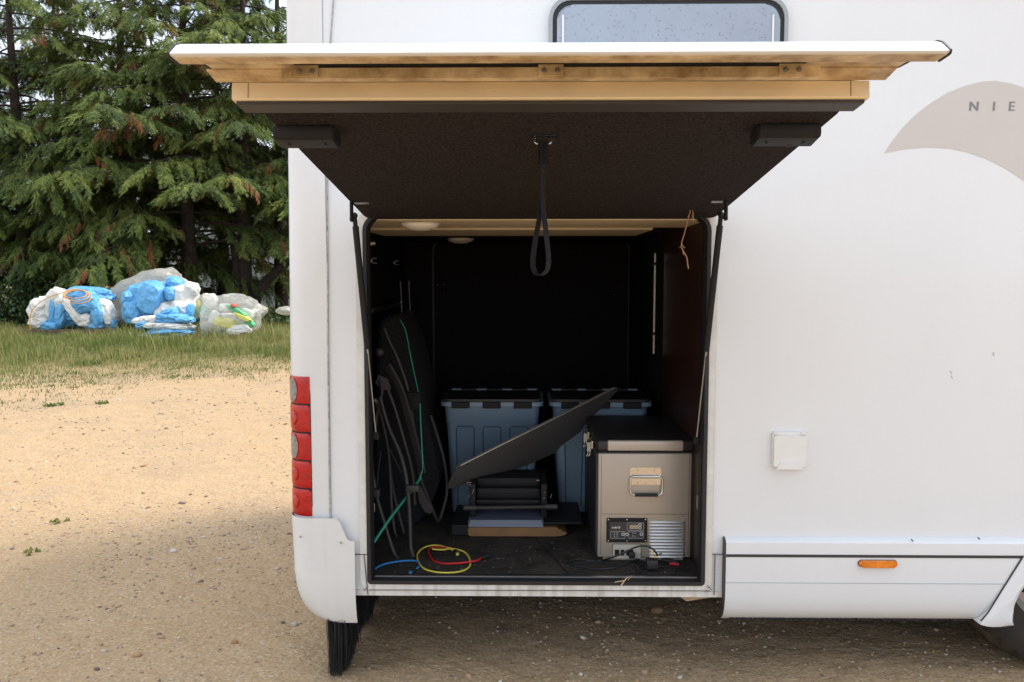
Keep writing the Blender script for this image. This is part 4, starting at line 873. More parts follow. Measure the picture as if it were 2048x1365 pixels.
# ------------------------------------------------------------------ slanted mesh board
bA, bB, bD = at(918, 933, 0.47), at(1236, 777, 0.70), at(898, 976, 0.56)
nn = (bB - bA).cross(bD - bA).normalized()
if nn.y > 0: nn = -nn
def onb(px, py): d = ray(px, py); return CAM + d * (nn.dot(bA - CAM) / nn.dot(d))
pts = [(921, 931), (1000, 891), (1120, 832), (1229, 777), (1236, 777), (1234, 783), (1190, 829), (1168, 853), (1145, 889), (1138, 896), (1121, 902), (1052, 932), (980, 952), (897, 978), (898, 969), (912, 938)]
bd = thing('mesh_board', 'thin black mesh board lying slanted on the folded step in front of the tubs', 'board', (bA.x, bA.y, FLOOR))
bm = B(); F_ = [bm.verts.new(onb(*p)) for p in pts]; K_ = [bm.verts.new(onb(*p) - nn * 0.007) for p in pts]
bm.faces.new(F_); bm.faces.new(K_[::-1])
for i in range(len(pts)): k = (i + 1) % len(pts); bm.faces.new((F_[i], F_[k], K_[k], K_[i]))
obj('panel', bm, M['board'], bd)
bm = B(); tube(bm, [onb(*p) + nn * 0.001 for p in pts[:5]], 0.0032, 8); obj('edge_strip', bm, M['alu'], bd, smooth=True)
bm = B()
for p in ((934, 930), (910, 958), (1085, 858)):
    v = onb(*p); tube(bm, [v, v + nn * 0.002], 0.004, 8)
pieces('eyelet', bm, M['rubber'], bd)

# ------------------------------------------------------------------ folded step, tray, cardboard
yk = lay(1040, 1075, FLOOR).y
def k7(p, y): return at(*c7(p), y)
cdx0, cdx1 = k7((375, 950), yk).x, k7((1640, 900), yk).x; cz_ = k7((900, 850), yk).z
cd = thing('cardboard_sheet', 'flat brown cardboard packet under the pale edged tray', 'cardboard', ((cdx0 + cdx1) / 2, yk + 0.15, FLOOR))
bm = B(); prism(bm, [(cdx0 + 0.01, FLOOR + 0.002), (cdx1 - 0.02, FLOOR + 0.004), (cdx1 + 0.012, FLOOR + 0.006), (cdx1 + 0.030, FLOOR + 0.016), (cdx1 + 0.018, FLOOR + 0.024), (cdx1 - 0.004, FLOOR + 0.026), (cdx1 - 0.012, cz_ - 0.001), (cdx0 + 0.008, cz_ - 0.002), (cdx0, cz_ - 0.01), (cdx0 + 0.002, FLOOR + 0.008)], yk, yk + 0.32); bmesh.ops.bevel(bm, geom=bm.edges[:], offset=0.002, segments=1, affect='EDGES')
obj('packet', bm, M['card'], cd); bm = B(); box(bm, cdx1 - 0.02, cdx1 + 0.006, yk - 0.004, yk + 0.002, FLOOR + 0.022, FLOOR + 0.034, 0.002, mtx=None); obj('torn_flap', bm, M['card'], cd)
tx0, tx1 = k7((385, 850), yk).x, k7((1412, 800), yk).x
ty = thing('plastic_tray', 'shallow blue grey tray with a pale front edge on the cardboard', 'tray', ((tx0 + tx1) / 2, yk + 0.15, cz_))
zt_ = k7((900, 755), yk + 0.02).z
bm = B(); pr = [(yk - 0.006, cz_ + 0.001), (yk + 0.018, zt_), (yk + 0.30, zt_ + 0.004), (yk + 0.33, cz_ + 0.001)]
A = [bm.verts.new((tx0, y, z)) for y, z in pr]; D = [bm.verts.new((tx1 + (0.0), y, z)) for y, z in pr]
for i in range(4): k = (i + 1) % 4; bm.faces.new((A[i], A[k], D[k], D[i]))
bm.faces.new(A[::-1]); bm.faces.new(D); obj('tray_body', bm, M['tray'], ty)
bm = B(); v = [bm.verts.new(p) for p in (Vector((tx0 + 0.003, yk - 0.0075, cz_ + 0.0025)), Vector((tx1 - 0.001, yk - 0.0075, cz_ + 0.0025)), Vector((tx1 - 0.008, yk + 0.0165, zt_ + 0.001)), Vector((tx0 + 0.010, yk + 0.0165, zt_ + 0.001)))]
bm.faces.new(v); bmesh.ops.solidify(bm, geom=bm.faces[:], thickness=0.0015); obj('pale_edge', bm, M['tray_lip'], ty)
bm = B(); box(bm, tx1 + 0.001, tx1 + 0.16, yk - 0.003, yk + 0.3, cz_ + 0.012, zt_ - 0.002, 0.003); obj('dark_mat', bm, M['plastic'], ty)
bm = B(); box(bm, tx0 - 0.07, tx0 - 0.001, yk + 0.003, yk + 0.3, FLOOR + 0.004, cz_ + 0.006, 0.004); obj('dark_mat', bm, M['plastic'], ty)
st = thing('folding_step', 'black folded step with bright rivets and a tube across its front', 'folding step', ((tx0 + tx1) / 2, yk + 0.15, zt_))
ys_ = yk + 0.03
ztube = k7((900, 580), ys_).z
bm = B(); tube(bm, [Vector((k7((330, 610), ys_).x, ys_, ztube - 0.004)), Vector((k7((1600, 545), ys_).x, ys_, ztube + 0.003))], 0.0085, 12); obj('front_tube', bm, M['tube'], st, smooth=True)
bm = B()
for a, b_, dz in (((325, 610), (495, 605), -0.003), ((1435, 560), (1600, 550), 0.003)): tube(bm, [Vector((k7(a, ys_).x, ys_, ztube + dz)), Vector((k7(b_, ys_).x, ys_, ztube + dz))], 0.0115, 12)
pieces('rubber_foot', bm, M['darkgrey'], st, smooth=True)
sx0, sx1 = k7((490, 400), ys_).x, k7((1370, 400), ys_).x
for (pt, pb2, dy) in ((180, 310, 0.10), (320, 465, 0.06), (478, 545, 0.03)):
    z1_, z0_ = k7((900, pt), ys_ + dy).z, k7((900, pb2), ys_ + dy).z
    bm = B(); box(bm, sx0 + 0.0, sx1, ys_ + dy, ys_ + dy + 0.16, z0_ + 0.001, z1_ - 0.001, 0.005, 2); obj('tread', bm, M['plastic'], st, smooth=True)
for sgn, xs in ((-1, sx0 - 0.016), (1, sx1 + 0.016)):
    bm = B(); box(bm, xs - 0.013, xs + 0.013, ys_ + 0.02, ys_ + 0.28, zt_ + 0.002, k7((900, 200), ys_ + 0.1).z, 0.005, 2); obj('side_frame', bm, M['plastic'], st, smooth=True)
bm = B()
for p, q_ in (((365, 246), (430, 243)), ((392, 278), (425, 276)), ((362, 428), (412, 424)), ((1318, 213), (1360, 211)), ((1418, 382), (1438, 380)), ((1408, 458), (1430, 448)), ((440, 395), (462, 330)), ((1505, 458), (1530, 395))):
    tube(bm, [k7(p, ys_ + 0.012), k7(q_, ys_ + 0.012)], 0.0022, 8)
pieces('rivet', bm, M['steel'], st, smooth=True)

# ------------------------------------------------------------------ folded chairs on the left, dark bag
def tpath(conv, pts, y_top, y_bot, floor=False):
    pp = [conv(p) for p in pts]; n_ = len(pp); out = []
    for i, p in enumerate(pp):
        f_ = i / (n_ - 1); out.append(at(*p, y_top + (y_bot - y_top) * f_))
    return out
def foot_y(p, r=0.010): return lay(*c1(p), FLOOR + r).y
def chair(label, specs, base):
    c_ = thing('folded_chair', label, 'camping chair', base, 'folded camping chairs leaning in the locker')
    for nm, conv, pts, y0, y1, r in specs:
        bm = B(); tube(bm, tpath(conv, pts, y0, y1), r, 10, smooth=5); obj(nm, bm, M['tube'], c_, smooth=True)
    return c_
bx = at(790, 1050, 0.3)
ya_, yb_, yc_, yd_ = foot_y((285, 1125)), foot_y((275, 995)), foot_y((375, 1112)), foot_y((318, 972))
ch1 = chair('dark grey tubular chair folded upright, nearest the locker opening on the left', [
    ('leg', c1, [(128, 380), (130, 560), (145, 690), (165, 780), (210, 930), (258, 1080), (287, 1126)], ya_ + 0.10, ya_, 0.0072),
    ('leg', c1, [(148, 185), (190, 300), (225, 470), (240, 650), (245, 800), (262, 950), (277, 995)], yb_ + 0.10, yb_, 0.0075),
    ('leg', c1, [(230, 520), (245, 650), (270, 780), (300, 900), (320, 972)], yd_ + 0.08, yd_, 0.0075),
    ('brace', c1, [(150, 380), (162, 250), (190, 130), (175, 60)], 0.32, 0.36, 0.006)], (bx.x - 0.06, bx.y, FLOOR))
ch2 = chair('dark grey tubular chair with padded armrest, folded behind the nearest one', [
    ('leg', c1, [(178, 165), (225, 330), (290, 480), (325, 600), (345, 740), (355, 900), (360, 1050), (377, 1112)], yc_ + 0.12, yc_, 0.0080),
    ('frame_tube', c1, [(345, 130), (365, 250), (385, 400), (402, 540), (420, 650), (470, 780), (505, 870), (524, 903)], 0.50, 0.60, 0.0080),
    ('frame_tube', c1, [(524, 903), (545, 850), (575, 720), (562, 560), (520, 400), (478, 270)], 0.60, 0.72, 0.0075),
    ('back_tube', c6, [(268, 880), (300, 960), (350, 1065), (400, 1200), (432, 1312)], 0.52, 0.50, 0.0078),
    ('frame_tube', c1, [(205, 70), (262, 220), (320, 420), (368, 600), (385, 800)], 0.42, 0.45, 0.0072),
    ('brace', c1, [(225, 450), (270, 540), (305, 610)], 0.40, 0.38, 0.0022), ('brace', c1, [(185, 480), (168, 600), (162, 690)], 0.36, 0.34, 0.0022)], (bx.x, bx.y, FLOOR))
bm = B(); ribbon(bm, tpath(c1, [(222, -30), (262, 40), (305, 130), (345, 270), (385, 420), (415, 540), (432, 610)], 0.40, 0.45), (0.85, -0.5, 0), 0.026, 0.012); obj('armrest', bm, M['darkgrey'], ch2, smooth=True)
bm = B(); k_ = at(*c6((235, 1040)), 0.42); bmesh.ops.create_uvsphere(bm, u_segments=14, v_segments=10, radius=0.017, matrix=Matrix.Translation(k_)); obj('knob', bm, M['darkgrey'], ch2, smooth=True)
bm = B(); pl_ = [at(*c1(p), 0.37) for p in ((150, 75), (172, 30), (225, 55), (245, 115), (205, 118), (170, 98))]; prism(bm, [(p.x, p.z) for p in pl_], 0.365, 0.372); obj('side_plate', bm, M['darkgrey'], ch1)
bm = B(); pl_ = [at(*c1(p), 0.47) for p in ((398, 700), (420, 690), (460, 770), (492, 825), (478, 855), (445, 845), (410, 780))]; prism(bm, [(p.x, p.z) for p in pl_], 0.462, 0.474); bmesh.ops.bevel(bm, geom=bm.edges[:], offset=0.003, segments=2, affect='EDGES'); obj('hinge_plate', bm, M['tube'], ch2, smooth=True)
for par, p0, p1, y_ in ((ch2, (330, 682), (412, 724), yc_ + 0.05), (ch1, (132, 706), (178, 756), ya_ + 0.05)):
    a, c = at(*c1(p0), y_), at(*c1(p1), y_); bm = B(); box(bm, a.x, c.x, y_ - 0.012, y_ + 0.014, c.z, a.z, 0.005, 2); obj('clamp', bm, M['tube'], par, smooth=True)
bm = B()
for p in ((148, 182), (168, 190)): v = at(*c1(p), 0.34); tube(bm, [v, v + Vector((0, 0.02, 0))], 0.006, 8)
pieces('rivet', bm, M['galv'], ch1, smooth=True)
bm = B(); a, c = at(*c8((510, 945)), 0.46), at(*c8((690, 1145)), 0.46); box(bm, a.x, c.x, 0.46, 0.50, c.z, a.z, 0.006, 2); obj('webbing', bm, M['cloth'], ch2, smooth=True)
# dark bag standing against the end wall
def crumple(bm, c, rad, seed, amp=0.16, fr=2.2, sub=4, flat=None, rot=None, fine=0.35, box_=0.0, jit=0.0):
    r = bmesh.ops.create_icosphere(bm, subdivisions=sub, radius=1.0); off = Vector((seed * 7.3, seed * 3.1, seed * 1.7))
    rm = rot.to_matrix() if rot else Matrix.Identity(3)
    am = Euler((seed * 1.3, seed * 2.1, seed * 0.7)).to_matrix(); ax1, ax2, ax3 = am.col[0], am.col[1], am.col[2]
    for v in r['verts']:
        d = v.co.normalized()
        if box_ > 0:
            m_ = max(abs(d.x), abs(d.y), abs(d.z)); k = (1 - box_) + box_ / m_ * 0.85; d0_ = d * k
        else: d0_ = d
        q_ = Vector((d.x * fr, d.y * fr, d.z * fr)) + off
        qa = Vector((q_.dot(ax1) * 0.28, q_.dot(ax2) * 1.7, q_.dot(ax3) * 1.7)) + Vector((noise.noise(q_ * 0.9), noise.noise(q_ * 0.9 + Vector((4, 4, 4))), 0)) * 0.5
        bulge = min(1.0, abs(noise.noise(q_ * 0.8)) * 2.8) ** 0.6; ang_ = math.atan2(d.dot(ax3), d.dot(ax2)); pleat = 0.55 * abs(math.sin(ang_ * 4.5 + 2.6 * noise.noise(q_ * 1.2))) ** 0.7 * (1 - d.dot(ax1) ** 8) + 0.45 * min(1.0, abs(noise.noise(qa + Vector((5, 1, 2)))) * 2.6) ** 0.6; tiny = min(1.0, abs(noise.noise(qa * 2.3 + Vector((1, 7, 3)))) * 2.4) ** 0.7
        big_ = noise.noise(q_ * 0.5 + Vector((2, 9, 4)))
        f_ = 1 + amp * 0.75 * (bulge - 0.6) + amp * fine * 0.75 * (pleat - 0.6) + amp * fine * 0.5 * (tiny - 0.6) + amp * 1.2 * big_
        if jit: d0_ = d0_ + Vector((random.uniform(-1, 1), random.uniform(-1, 1), random.uniform(-1, 1))) * jit
        p = rm @ Vector((d0_.x * rad[0] * f_, d0_.y * rad[1] * f_, d0_.z * rad[2] * f_)); v.co = Vector(c) + p
        if flat is not None and v.co.z < flat: v.co.z = flat + (v.co.z - flat) * 0.12
    return bm
bg0 = at(835, 1000, 0.9)
q_ = [at(*p, 0.85) for p in ((775, 640), (800, 625), (828, 690), (852, 790), (878, 890), (890, 935), (872, 985))]
bm = B(); pr = [(p.x, p.z) for p in q_] + [(q_[-1].x - 0.06, FLOOR + 0.004), (q_[0].x - 0.04, FLOOR + 0.004)]
prism(bm, pr, 0.62, 1.25); bmesh.ops.bevel(bm, geom=bm.edges[:], offset=0.012, segments=2, affect='EDGES')
bag = obj('folded_windbreak_bag', bm, M['cloth'], None, smooth=True, loc=(bg0.x, 0.93, FLOOR)); tag(bag, 'big flat dark navy bag standing behind the folded chairs', 'bag')

# ------------------------------------------------------------------ cords, hoses, cables
g1 = [at(800, 640, 0.62), at(*c6((415, 900)), 0.60), at(*c6((450, 1080)), 0.57), at(*c6((485, 1240)), 0.53), at(*c1((413, 180)), 0.47), at(*c1((420, 330)), 0.43), at(*c1((427, 460)), 0.41), at(*c1((432, 580)), 0.40), at(*c1((412, 645)), 0.385)]
gc = thing('green_cord', 'thin green cord tied across the folded chairs down to the floor edge', 'cord', tuple(lay(742, 1092, FLOOR)))
bm = B(); tube(bm, g1, 0.0022, 8, smooth=4); obj('upper_run', bm, M['green'], gc, smooth=True)
bm = B(); g2 = [at(*c1((412, 645)), 0.385), at(*c1((380, 695)), 0.34), at(*c1((335, 752)), 0.28), at(*c1((250, 860)), 0.18), at(*c1((180, 960)), 0.11), at(*c1((122, 1048)), 0.06)]; tube(bm, g2, 0.0026, 8, smooth=4); tube(bm, [p + Vector((0.006, 0, 0.002)) for p in g2], 0.0026, 8, smooth=4); obj('double_run', bm, M['green'], gc, smooth=True)
def hose(name, label, cat, pts, m, r, fit, zup=None):
    P = [lay(*c1(p), FLOOR + r + (zup[i] if zup else 0)) for i, p in enumerate(pts)]
    root = thing(name, label, cat, tuple(P[0])); bm = B(); tube(bm, P, r, 10, smooth=6); obj('hose', bm, m, root, smooth=True)
    f_ = lay(*c1(fit), FLOOR + 0.012); end = P[-1]; d = (f_ - end); d.z = 0; d = d.normalized() if d.length > 1e-4 else Vector((1, 0, 0))
    bm = B(); tube(bm, [end - d * 0.004, end + d * 0.022], 0.0095, 10); tube(bm, [end + d * 0.020, end + d * 0.028], 0.0125, 10); obj('end_fitting', bm, M['rubber'], root, smooth=True)
    bm = B(); tube(bm, [end + d * 0.0275, end + d * 0.0295], 0.006, 8); obj('fitting_core', bm, m, root); return root
hose('blue_hose', 'short blue hose with black fitting at the left of the floor', 'hose', [(128, 1196), (180, 1162), (250, 1143), (330, 1133), (390, 1135), (414, 1148), (406, 1172), (378, 1188)], M['blueh'], 0.0036, (358, 1192))
hose('yellow_hose', 'yellow hose coiled in one wide loop on the black floor', 'hose', [(490, 1065), (545, 1068), (600, 1062), (650, 1070), (690, 1090), (713, 1130), (708, 1168), (670, 1193), (600, 1204), (520, 1202), (450, 1185), (415, 1155), (398, 1115), (405, 1085), (440, 1055), (500, 1041), (560, 1050), (600, 1066), (625, 1080)], M['yellow'], 0.0034, (650, 1100), [0.007] * 4 + [0] * 11 + [0.004] * 4)
hose('red_hose', 'red hose lying inside the yellow loop with its black fitting at right', 'hose', [(600, 1056), (555, 1055), (515, 1052), (480, 1058), (465, 1078), (475, 1105), (500, 1135), (560, 1150), (640, 1148), (705, 1140), (755, 1131), (780, 1114)], M['redh'], 0.0038, (800, 1104), [0.003] * 3 + [0] * 5 + [0.005, 0.008, 0.008, 0.006])
def cable(name, label, pts, r=0.0032, cat='cable', conv=c5, yy=None, group=None):
    P = [lay(*conv(p[:2]), FLOOR + r + 0.0005 + (p[2] if len(p) > 2 else 0)) for p in pts]
    bm = B(); tube(bm, P, r, 8, smooth=6); o = obj(name, bm, M['cable'], None, smooth=True, loc=tuple(P[0])); return tag(o, label, cat, group)
def upr(p, y): return at(*c5(p), y)
pc = thing('power_cable', 'thick black mains cable rising in an arc to its plug before the cool box', 'cable', tuple(lay(*c5((250, 975)), FLOOR)))
bm = B(); tube(bm, [lay(*c5((-330, 1010)), FLOOR + 0.004), lay(*c5((-100, 950)), FLOOR + 0.004), lay(*c5((80, 985)), FLOOR + 0.004), lay(*c5((260, 975)), FLOOR + 0.004), upr((440, 925), 0.135), upr((600, 862), 0.13), upr((760, 785), 0.125), upr((870, 748), 0.12), upr((980, 745), 0.115), upr((1080, 785), 0.11), upr((1140, 850), 0.11), upr((1165, 905), 0.11)], 0.0036, 10, smooth=5); obj('cord', bm, M['cable'], pc, smooth=True)
v = upr((1065, 905), 0.105)
bm = B(); box(bm, v.x - 0.020, v.x + 0.026, 0.085, 0.125, FLOOR + 0.003, FLOOR + 0.044, 0.009, 3); obj('plug_body', bm, M['rubber'], pc, smooth=True)
bm = B()
for p in ((1080, 842), (1128, 915)): q_ = upr(p, 0.082); box(bm, q_.x - 0.005, q_.x + 0.005, 0.0815, 0.084, q_.z - 0.004, q_.z + 0.004)
pieces('yellow_sticker', bm, mat('ochre sticker', (0.55, 0.33, 0.03), 0.6), pc)
bm = B(); tube(bm, [v + Vector((0.026, -0.004, 0.008)), v + Vector((0.036, -0.012, 0.016))], 0.0022, 6); tube(bm, [v + Vector((0.026, -0.004, 0.004)), v + Vector((0.038, -0.012, 0.010))], 0.0022, 6); pieces('plug_pin', bm, M['steel'], pc)
cable('cable', 'black cable sweeping in a long low curve towards the step', [(-300, 930), (-260, 1010), (-150, 1062), (0, 1085), (200, 1116), (400, 1105), (560, 1068), (700, 1010), (830, 955, 0.006), (900, 972, 0.006), (1000, 1002), (1080, 1010)])
cable('cable', 'thin black lead running from the cable tangle to the red clip', [(850, 1085), (920, 1050), (1000, 1025), (1100, 995), (1200, 975), (1300, 965)], 0.0026)
cable('cable', 'thin black lead forked on the floor close to the sill', [(940, 1195), (880, 1150), (860, 1100), (800, 1050), (650, 1040), (480, 1035), (300, 1010), (150, 985), (-50, 1010), (-200, 1000)], 0.0022)
cable('cable', 'loose thin wire curling on the floor at the left of the tangle', [(830, 1195), (860, 1150), (900, 1115), (1000, 1090), (1150, 1075), (1300, 1080), (1420, 1110), (1460, 1150), (1430, 1185)], 0.0020)
cable('cable', 'hair thin wire lying between the carpet and the packet', [(140, 1040), (60, 965), (105, 1000), (180, 1090), (260, 1165), (330, 1160)], 0.0016, conv=c2)
rc = thing('clip_plug', 'small black and red battery clip at the right end of the cables', 'plug', tuple(lay(*c5((1400, 1060)), FLOOR)))
a, c = lay(*c5((1300, 985)), FLOOR), lay(*c5((1480, 1080)), FLOOR)
bm = B(); mtx = Matrix.Translation(a.lerp(c, 0.5) + Vector((0, 0, 0.009))) @ Matrix.Rotation(R(-32), 4, 'Z'); box(bm, -0.038, 0.026, -0.009, 0.009, -0.0085, 0.0085, 0.004, 2, mtx); obj('clip_body', bm, M['rubber'], rc, smooth=True)
bm = B(); mtx = Matrix.Translation(a.lerp(c, 0.55) + Vector((0.006, -0.012, 0.006))) @ Matrix.Rotation(R(-12), 4, 'Z'); box(bm, -0.018, 0.018, -0.004, 0.004, -0.005, 0.004, 0.002, 2, mtx); obj('red_grip', bm, M['redh'], rc, smooth=True)
# straws on the sill, twig under the hatch
def stick(name, label, cat, pts, r, m, group=None, r2=None):
    bm = B(); tube(bm, pts, r, 6, r2=r2, smooth=3); o = obj(name, bm, m, None, smooth=True, loc=tuple(pts[0])); return tag(o, label, cat, group)
sy = 0.012
bm_pts = lambda L_, y=sy: [at(*c5(p), y) for p in L_]
stick('straw', 'thick pale straw leaning over the black sill', 'straw', bm_pts([(580, 1375), (630, 1305), (688, 1235)], -0.016), 0.0026, M['straw'], 'straws on the sill', 0.0016)
stick('straw', 'thin straw sloping beside the thick one on the sill', 'straw', bm_pts([(690, 1290), (720, 1255), (752, 1218)], -0.016), 0.0010, M['straw'], 'straws on the sill')
stick('straw', 'pale flat straw lying along the sill, left of the thick one', 'straw', bm_pts([(478, 1325), (540, 1312), (620, 1300)], -0.016), 0.0017, M['straw'], 'straws on the sill')
ty_ = -0.13
tw = thing('twig', 'dry broken twig hanging from the raised hatch', 'twig', tuple(at(1383, 402, ty_)))
tp = lambda L_: [at(p[0], p[1], ty_) for p in L_]
bm = B(); tube(bm, tp([(1413, 387), (1398, 394), (1383, 402)]), 0.0026, 6); tube(bm, tp([(1383, 402), (1380, 425), (1376, 440), (1368, 470), (1363, 487), (1365, 500), (1373, 514), (1375, 527), (1377, 538)]), 0.0021, 6, smooth=2); obj('stem', bm, M['twig'], tw, smooth=True)
bm = B()
for L_ in ([(1381, 410), (1386, 425), (1384, 438)], [(1380, 425), (1375, 436)], [(1364, 490), (1370, 497)], [(1365, 500), (1367, 510)], [(1363, 492), (1359, 496)], [(1386, 425), (1388, 445)]): tube(bm, tp(L_), 0.0009, 5)
pieces('side_shoot', bm, M['straw'], tw)

# ------------------------------------------------------------------ gravel and stones
ico = bmesh.new(); bmesh.ops.create_icosphere(ico, subdivisions=1, radius=1.0); ico.verts.ensure_lookup_table()
iv = np.array([v.co[:] for v in ico.verts]); ifc = np.array([[v.index for v in f.verts] for f in ico.faces]); ico.free()
iv = iv * (1 + 0.22 * np.sin(iv @ np.array([3.1, 5.2, 2.3]) * 2.0)[:, None])
def stones(n_, xr, yr, smin, smax, pw):
    x = rng.uniform(*xr, n_); y = rng.uniform(*yr, n_)
    k_ = np.sin(2.1 * x + 1.3 * y) * np.sin(1.7 * y - 0.8 * x + 1) + 0.6 * np.sin(5.1 * x - 2 * y) * np.sin(4.3 * y + x); ok_ = k_ + rng.normal(0, 0.7, n_) > -0.25; x, y = x[ok_], y[ok_]; n_ = len(x)
    s = smin + (smax - smin) * rng.random(n_) ** pw
    a = rng.uniform(0, 2 * np.pi, n_); m_ = np.zeros((n_, 4, 4)); ca, sa = np.cos(a), np.sin(a)
    sx_, sy_2, sz_ = s, s * rng.uniform(0.55, 0.95, n_), s * rng.uniform(0.35, 0.65, n_)
    tl_ = rng.uniform(-0.4, 0.4, n_)
    m_[:, 0, 0] = ca * sx_; m_[:, 0, 1] = -sa * sy_2; m_[:, 1, 0] = sa * sx_; m_[:, 1, 1] = ca * sy_2; m_[:, 2, 2] = sz_; m_[:, 2, 0] = tl_ * sx_
    m_[:, 0, 3] = x; m_[:, 1, 3] = y; m_[:, 2, 3] = gz(x, y) + sz_ * 0.25; m_[:, 3, 3] = 1; return m_
# a coarser 20-face stone for the many small ones
ic0 = bmesh.new(); bmesh.ops.create_icosphere(ic0, subdivisions=1, radius=1.0); ic0.free()
ph = (1 + 5 ** .5) / 2
v12 = np.array([(-1, ph, 0), (1, ph, 0), (-1, -ph, 0), (1, -ph, 0), (0, -1, ph), (0, 1, ph), (0, -1, -ph), (0, 1, -ph), (ph, 0, -1), (ph, 0, 1), (-ph, 0, -1), (-ph, 0, 1)]) / 1.9
f20 = np.array([(0, 11, 5), (0, 5, 1), (0, 1, 7), (0, 7, 10), (0, 10, 11), (1, 5, 9), (5, 11, 4), (11, 10, 2), (10, 7, 6), (7, 1, 8), (3, 9, 4), (3, 4, 2), (3, 2, 6), (3, 6, 8), (3, 8, 9), (4, 9, 5), (2, 4, 11), (6, 2, 10), (8, 6, 7), (9, 8, 1)])
ms = np.concatenate([stones(26000, (-3.6, 2.6), (-1.3, 2.2), 0.0018, 0.010, 3.6), stones(9000, (-6.5, 2.6), (0.8, 6.0), 0.004, 0.016, 3.5), stones(4500, (-9, 1), (4.5, 11), 0.006, 0.024, 3)])
kind(obj('gravel', np_mesh('gravel', *scatter(v12, f20, ms)), M['gravel']), 'stuff')
mb = np.concatenate([stones(330, (-3.2, 2.4), (-0.9, 1.6), 0.008, 0.019, 3.0), stones(160, (-6, 1), (1.5, 7), 0.012, 0.028, 2.5)])
kind(obj('coarse_gravel', np_mesh('coarse_gravel', *scatter(iv, ifc, mb)), M['gravel'], smooth='all'), 'stuff')
def rock(px, py, r, label, col, sd):
    p = lay(px, py, 0.0); p.z = float(gz(p.x, p.y)); bm = B(); crumple(bm, (p.x, p.y, p.z + r * 0.35), (r, r * 0.8, r * 0.62), sd, 0.13, 1.5, 3)
    tag(obj('stone', bm, mat('stone tone', col, 0.85, var=0.35, vscale=40, bump=0.5, bscale=90), None, smooth='all', loc=tuple(p)), label, 'stone')
rock(275, 1311, 0.016, 'yellowish tan stone lying alone on the gravel at bottom left', (0.42, 0.28, 0.14), 3)
rock(590, 1250, 0.014, 'pale grey pebble on the ground just left of the bumper', (0.45, 0.42, 0.38), 5)
rock(566, 1246, 0.009, 'small dark pebble beside the pale one left of the bumper', (0.13, 0.115, 0.105), 6)
rock(194, 1340, 0.010, 'dark flat stone near the bottom left edge of the yard', (0.15, 0.12, 0.10), 8)
rock(1314, 1224, 0.026, 'brown stone lying in the shade under the locker sill', (0.33, 0.20, 0.11), 9)
rock(347, 1104, 0.017, 'white chalky stone at the edge of the sunlit gravel', (0.62, 0.58, 0.52), 12)
rock(318, 1270, 0.010, 'grey brown stone in the shaded gravel left of the van', (0.19, 0.15, 0.12), 13)
rock(470, 1285, 0.013, 'orange tinted stone on the ground left of the brush flap', (0.40, 0.20, 0.09), 14)
rock(1288, 1345, 0.013, 'tan stone under the vehicle near the bottom middle', (0.40, 0.28, 0.18), 16)

# ------------------------------------------------------------------ verge grass
def edge_y(x): return 8.0 + 0.95 * np.clip((x + 7.2) / 3.4, -3, 2.2) * 1.9 * 0.55 + 0.25 * np.sin(2.1 * x) + 0.15 * np.sin(5.7 * x)
blade_v = np.array([(-0.5, 0, 0), (0.5, 0, 0), (0.38, 0.10, 0.42), (-0.38, 0.10, 0.42), (0.22, 0.30, 0.78), (-0.22, 0.30, 0.78), (0.0, 0.62, 1.0)])
blade_f = np.array([(0, 1, 2), (0, 2, 3), (3, 2, 4), (3, 4, 5), (5, 4, 6)])
def blades(x, y, h, wd, lean=1.0):
    n_ = len(x); a = rng.uniform(0, 2 * np.pi, n_); ca, sa = np.cos(a), np.sin(a); m_ = np.zeros((n_, 4, 4)); ln_ = h * rng.uniform(0.2, 1.0, n_) * lean
    m_[:, 0, 0] = ca * wd; m_[:, 1, 0] = sa * wd; m_[:, 0, 1] = -sa * ln_; m_[:, 1, 1] = ca * ln_; m_[:, 2, 2] = h
    m_[:, 0, 3] = x; m_[:, 1, 3] = y; m_[:, 2, 3] = gz(x, y) - 0.006; m_[:, 3, 3] = 1; return m_
n_ = 70000
x = rng.uniform(-13.5, 0.5, n_); d_ = rng.random(n_) ** 0.8 * 7.0; y = edge_y(x) - 0.35 + d_ + rng.normal(0, 0.18, n_)
cl = np.sin(3.3 * x + 1.7 * y) * np.sin(2.9 * y - 2.1 * x) + 0.6 * np.sin(7.1 * x) * np.sin(6.3 * y)
keep = (rng.random(n_) < np.clip(0.42 + d_ * 1.0 + 0.35 * cl, 0, 1)) & (y < 15.5)
x, y, d_, cl = x[keep], y[keep], d_[keep], cl[keep]
h = (0.04 + 0.15 * sstep(0.0, 1.8, d_)) * (0.8 + 0.35 * cl) * rng.uniform(0.5, 1.35, len(x)); h = np.clip(h * (0.75 + 0.5 * np.sin(1.1 * x + 0.8 * y) ** 2), 0.025, 0.36); tall = rng.random(len(x)) < 0.03; h = np.where(tall & (d_ > 0.6), h * 1.9, h)
kind(obj('grass', np_mesh('grass', *scatter(blade_v, blade_f, blades(x, y, h, rng.uniform(0.006, 0.014, len(x))))), M['grass']), 'stuff')
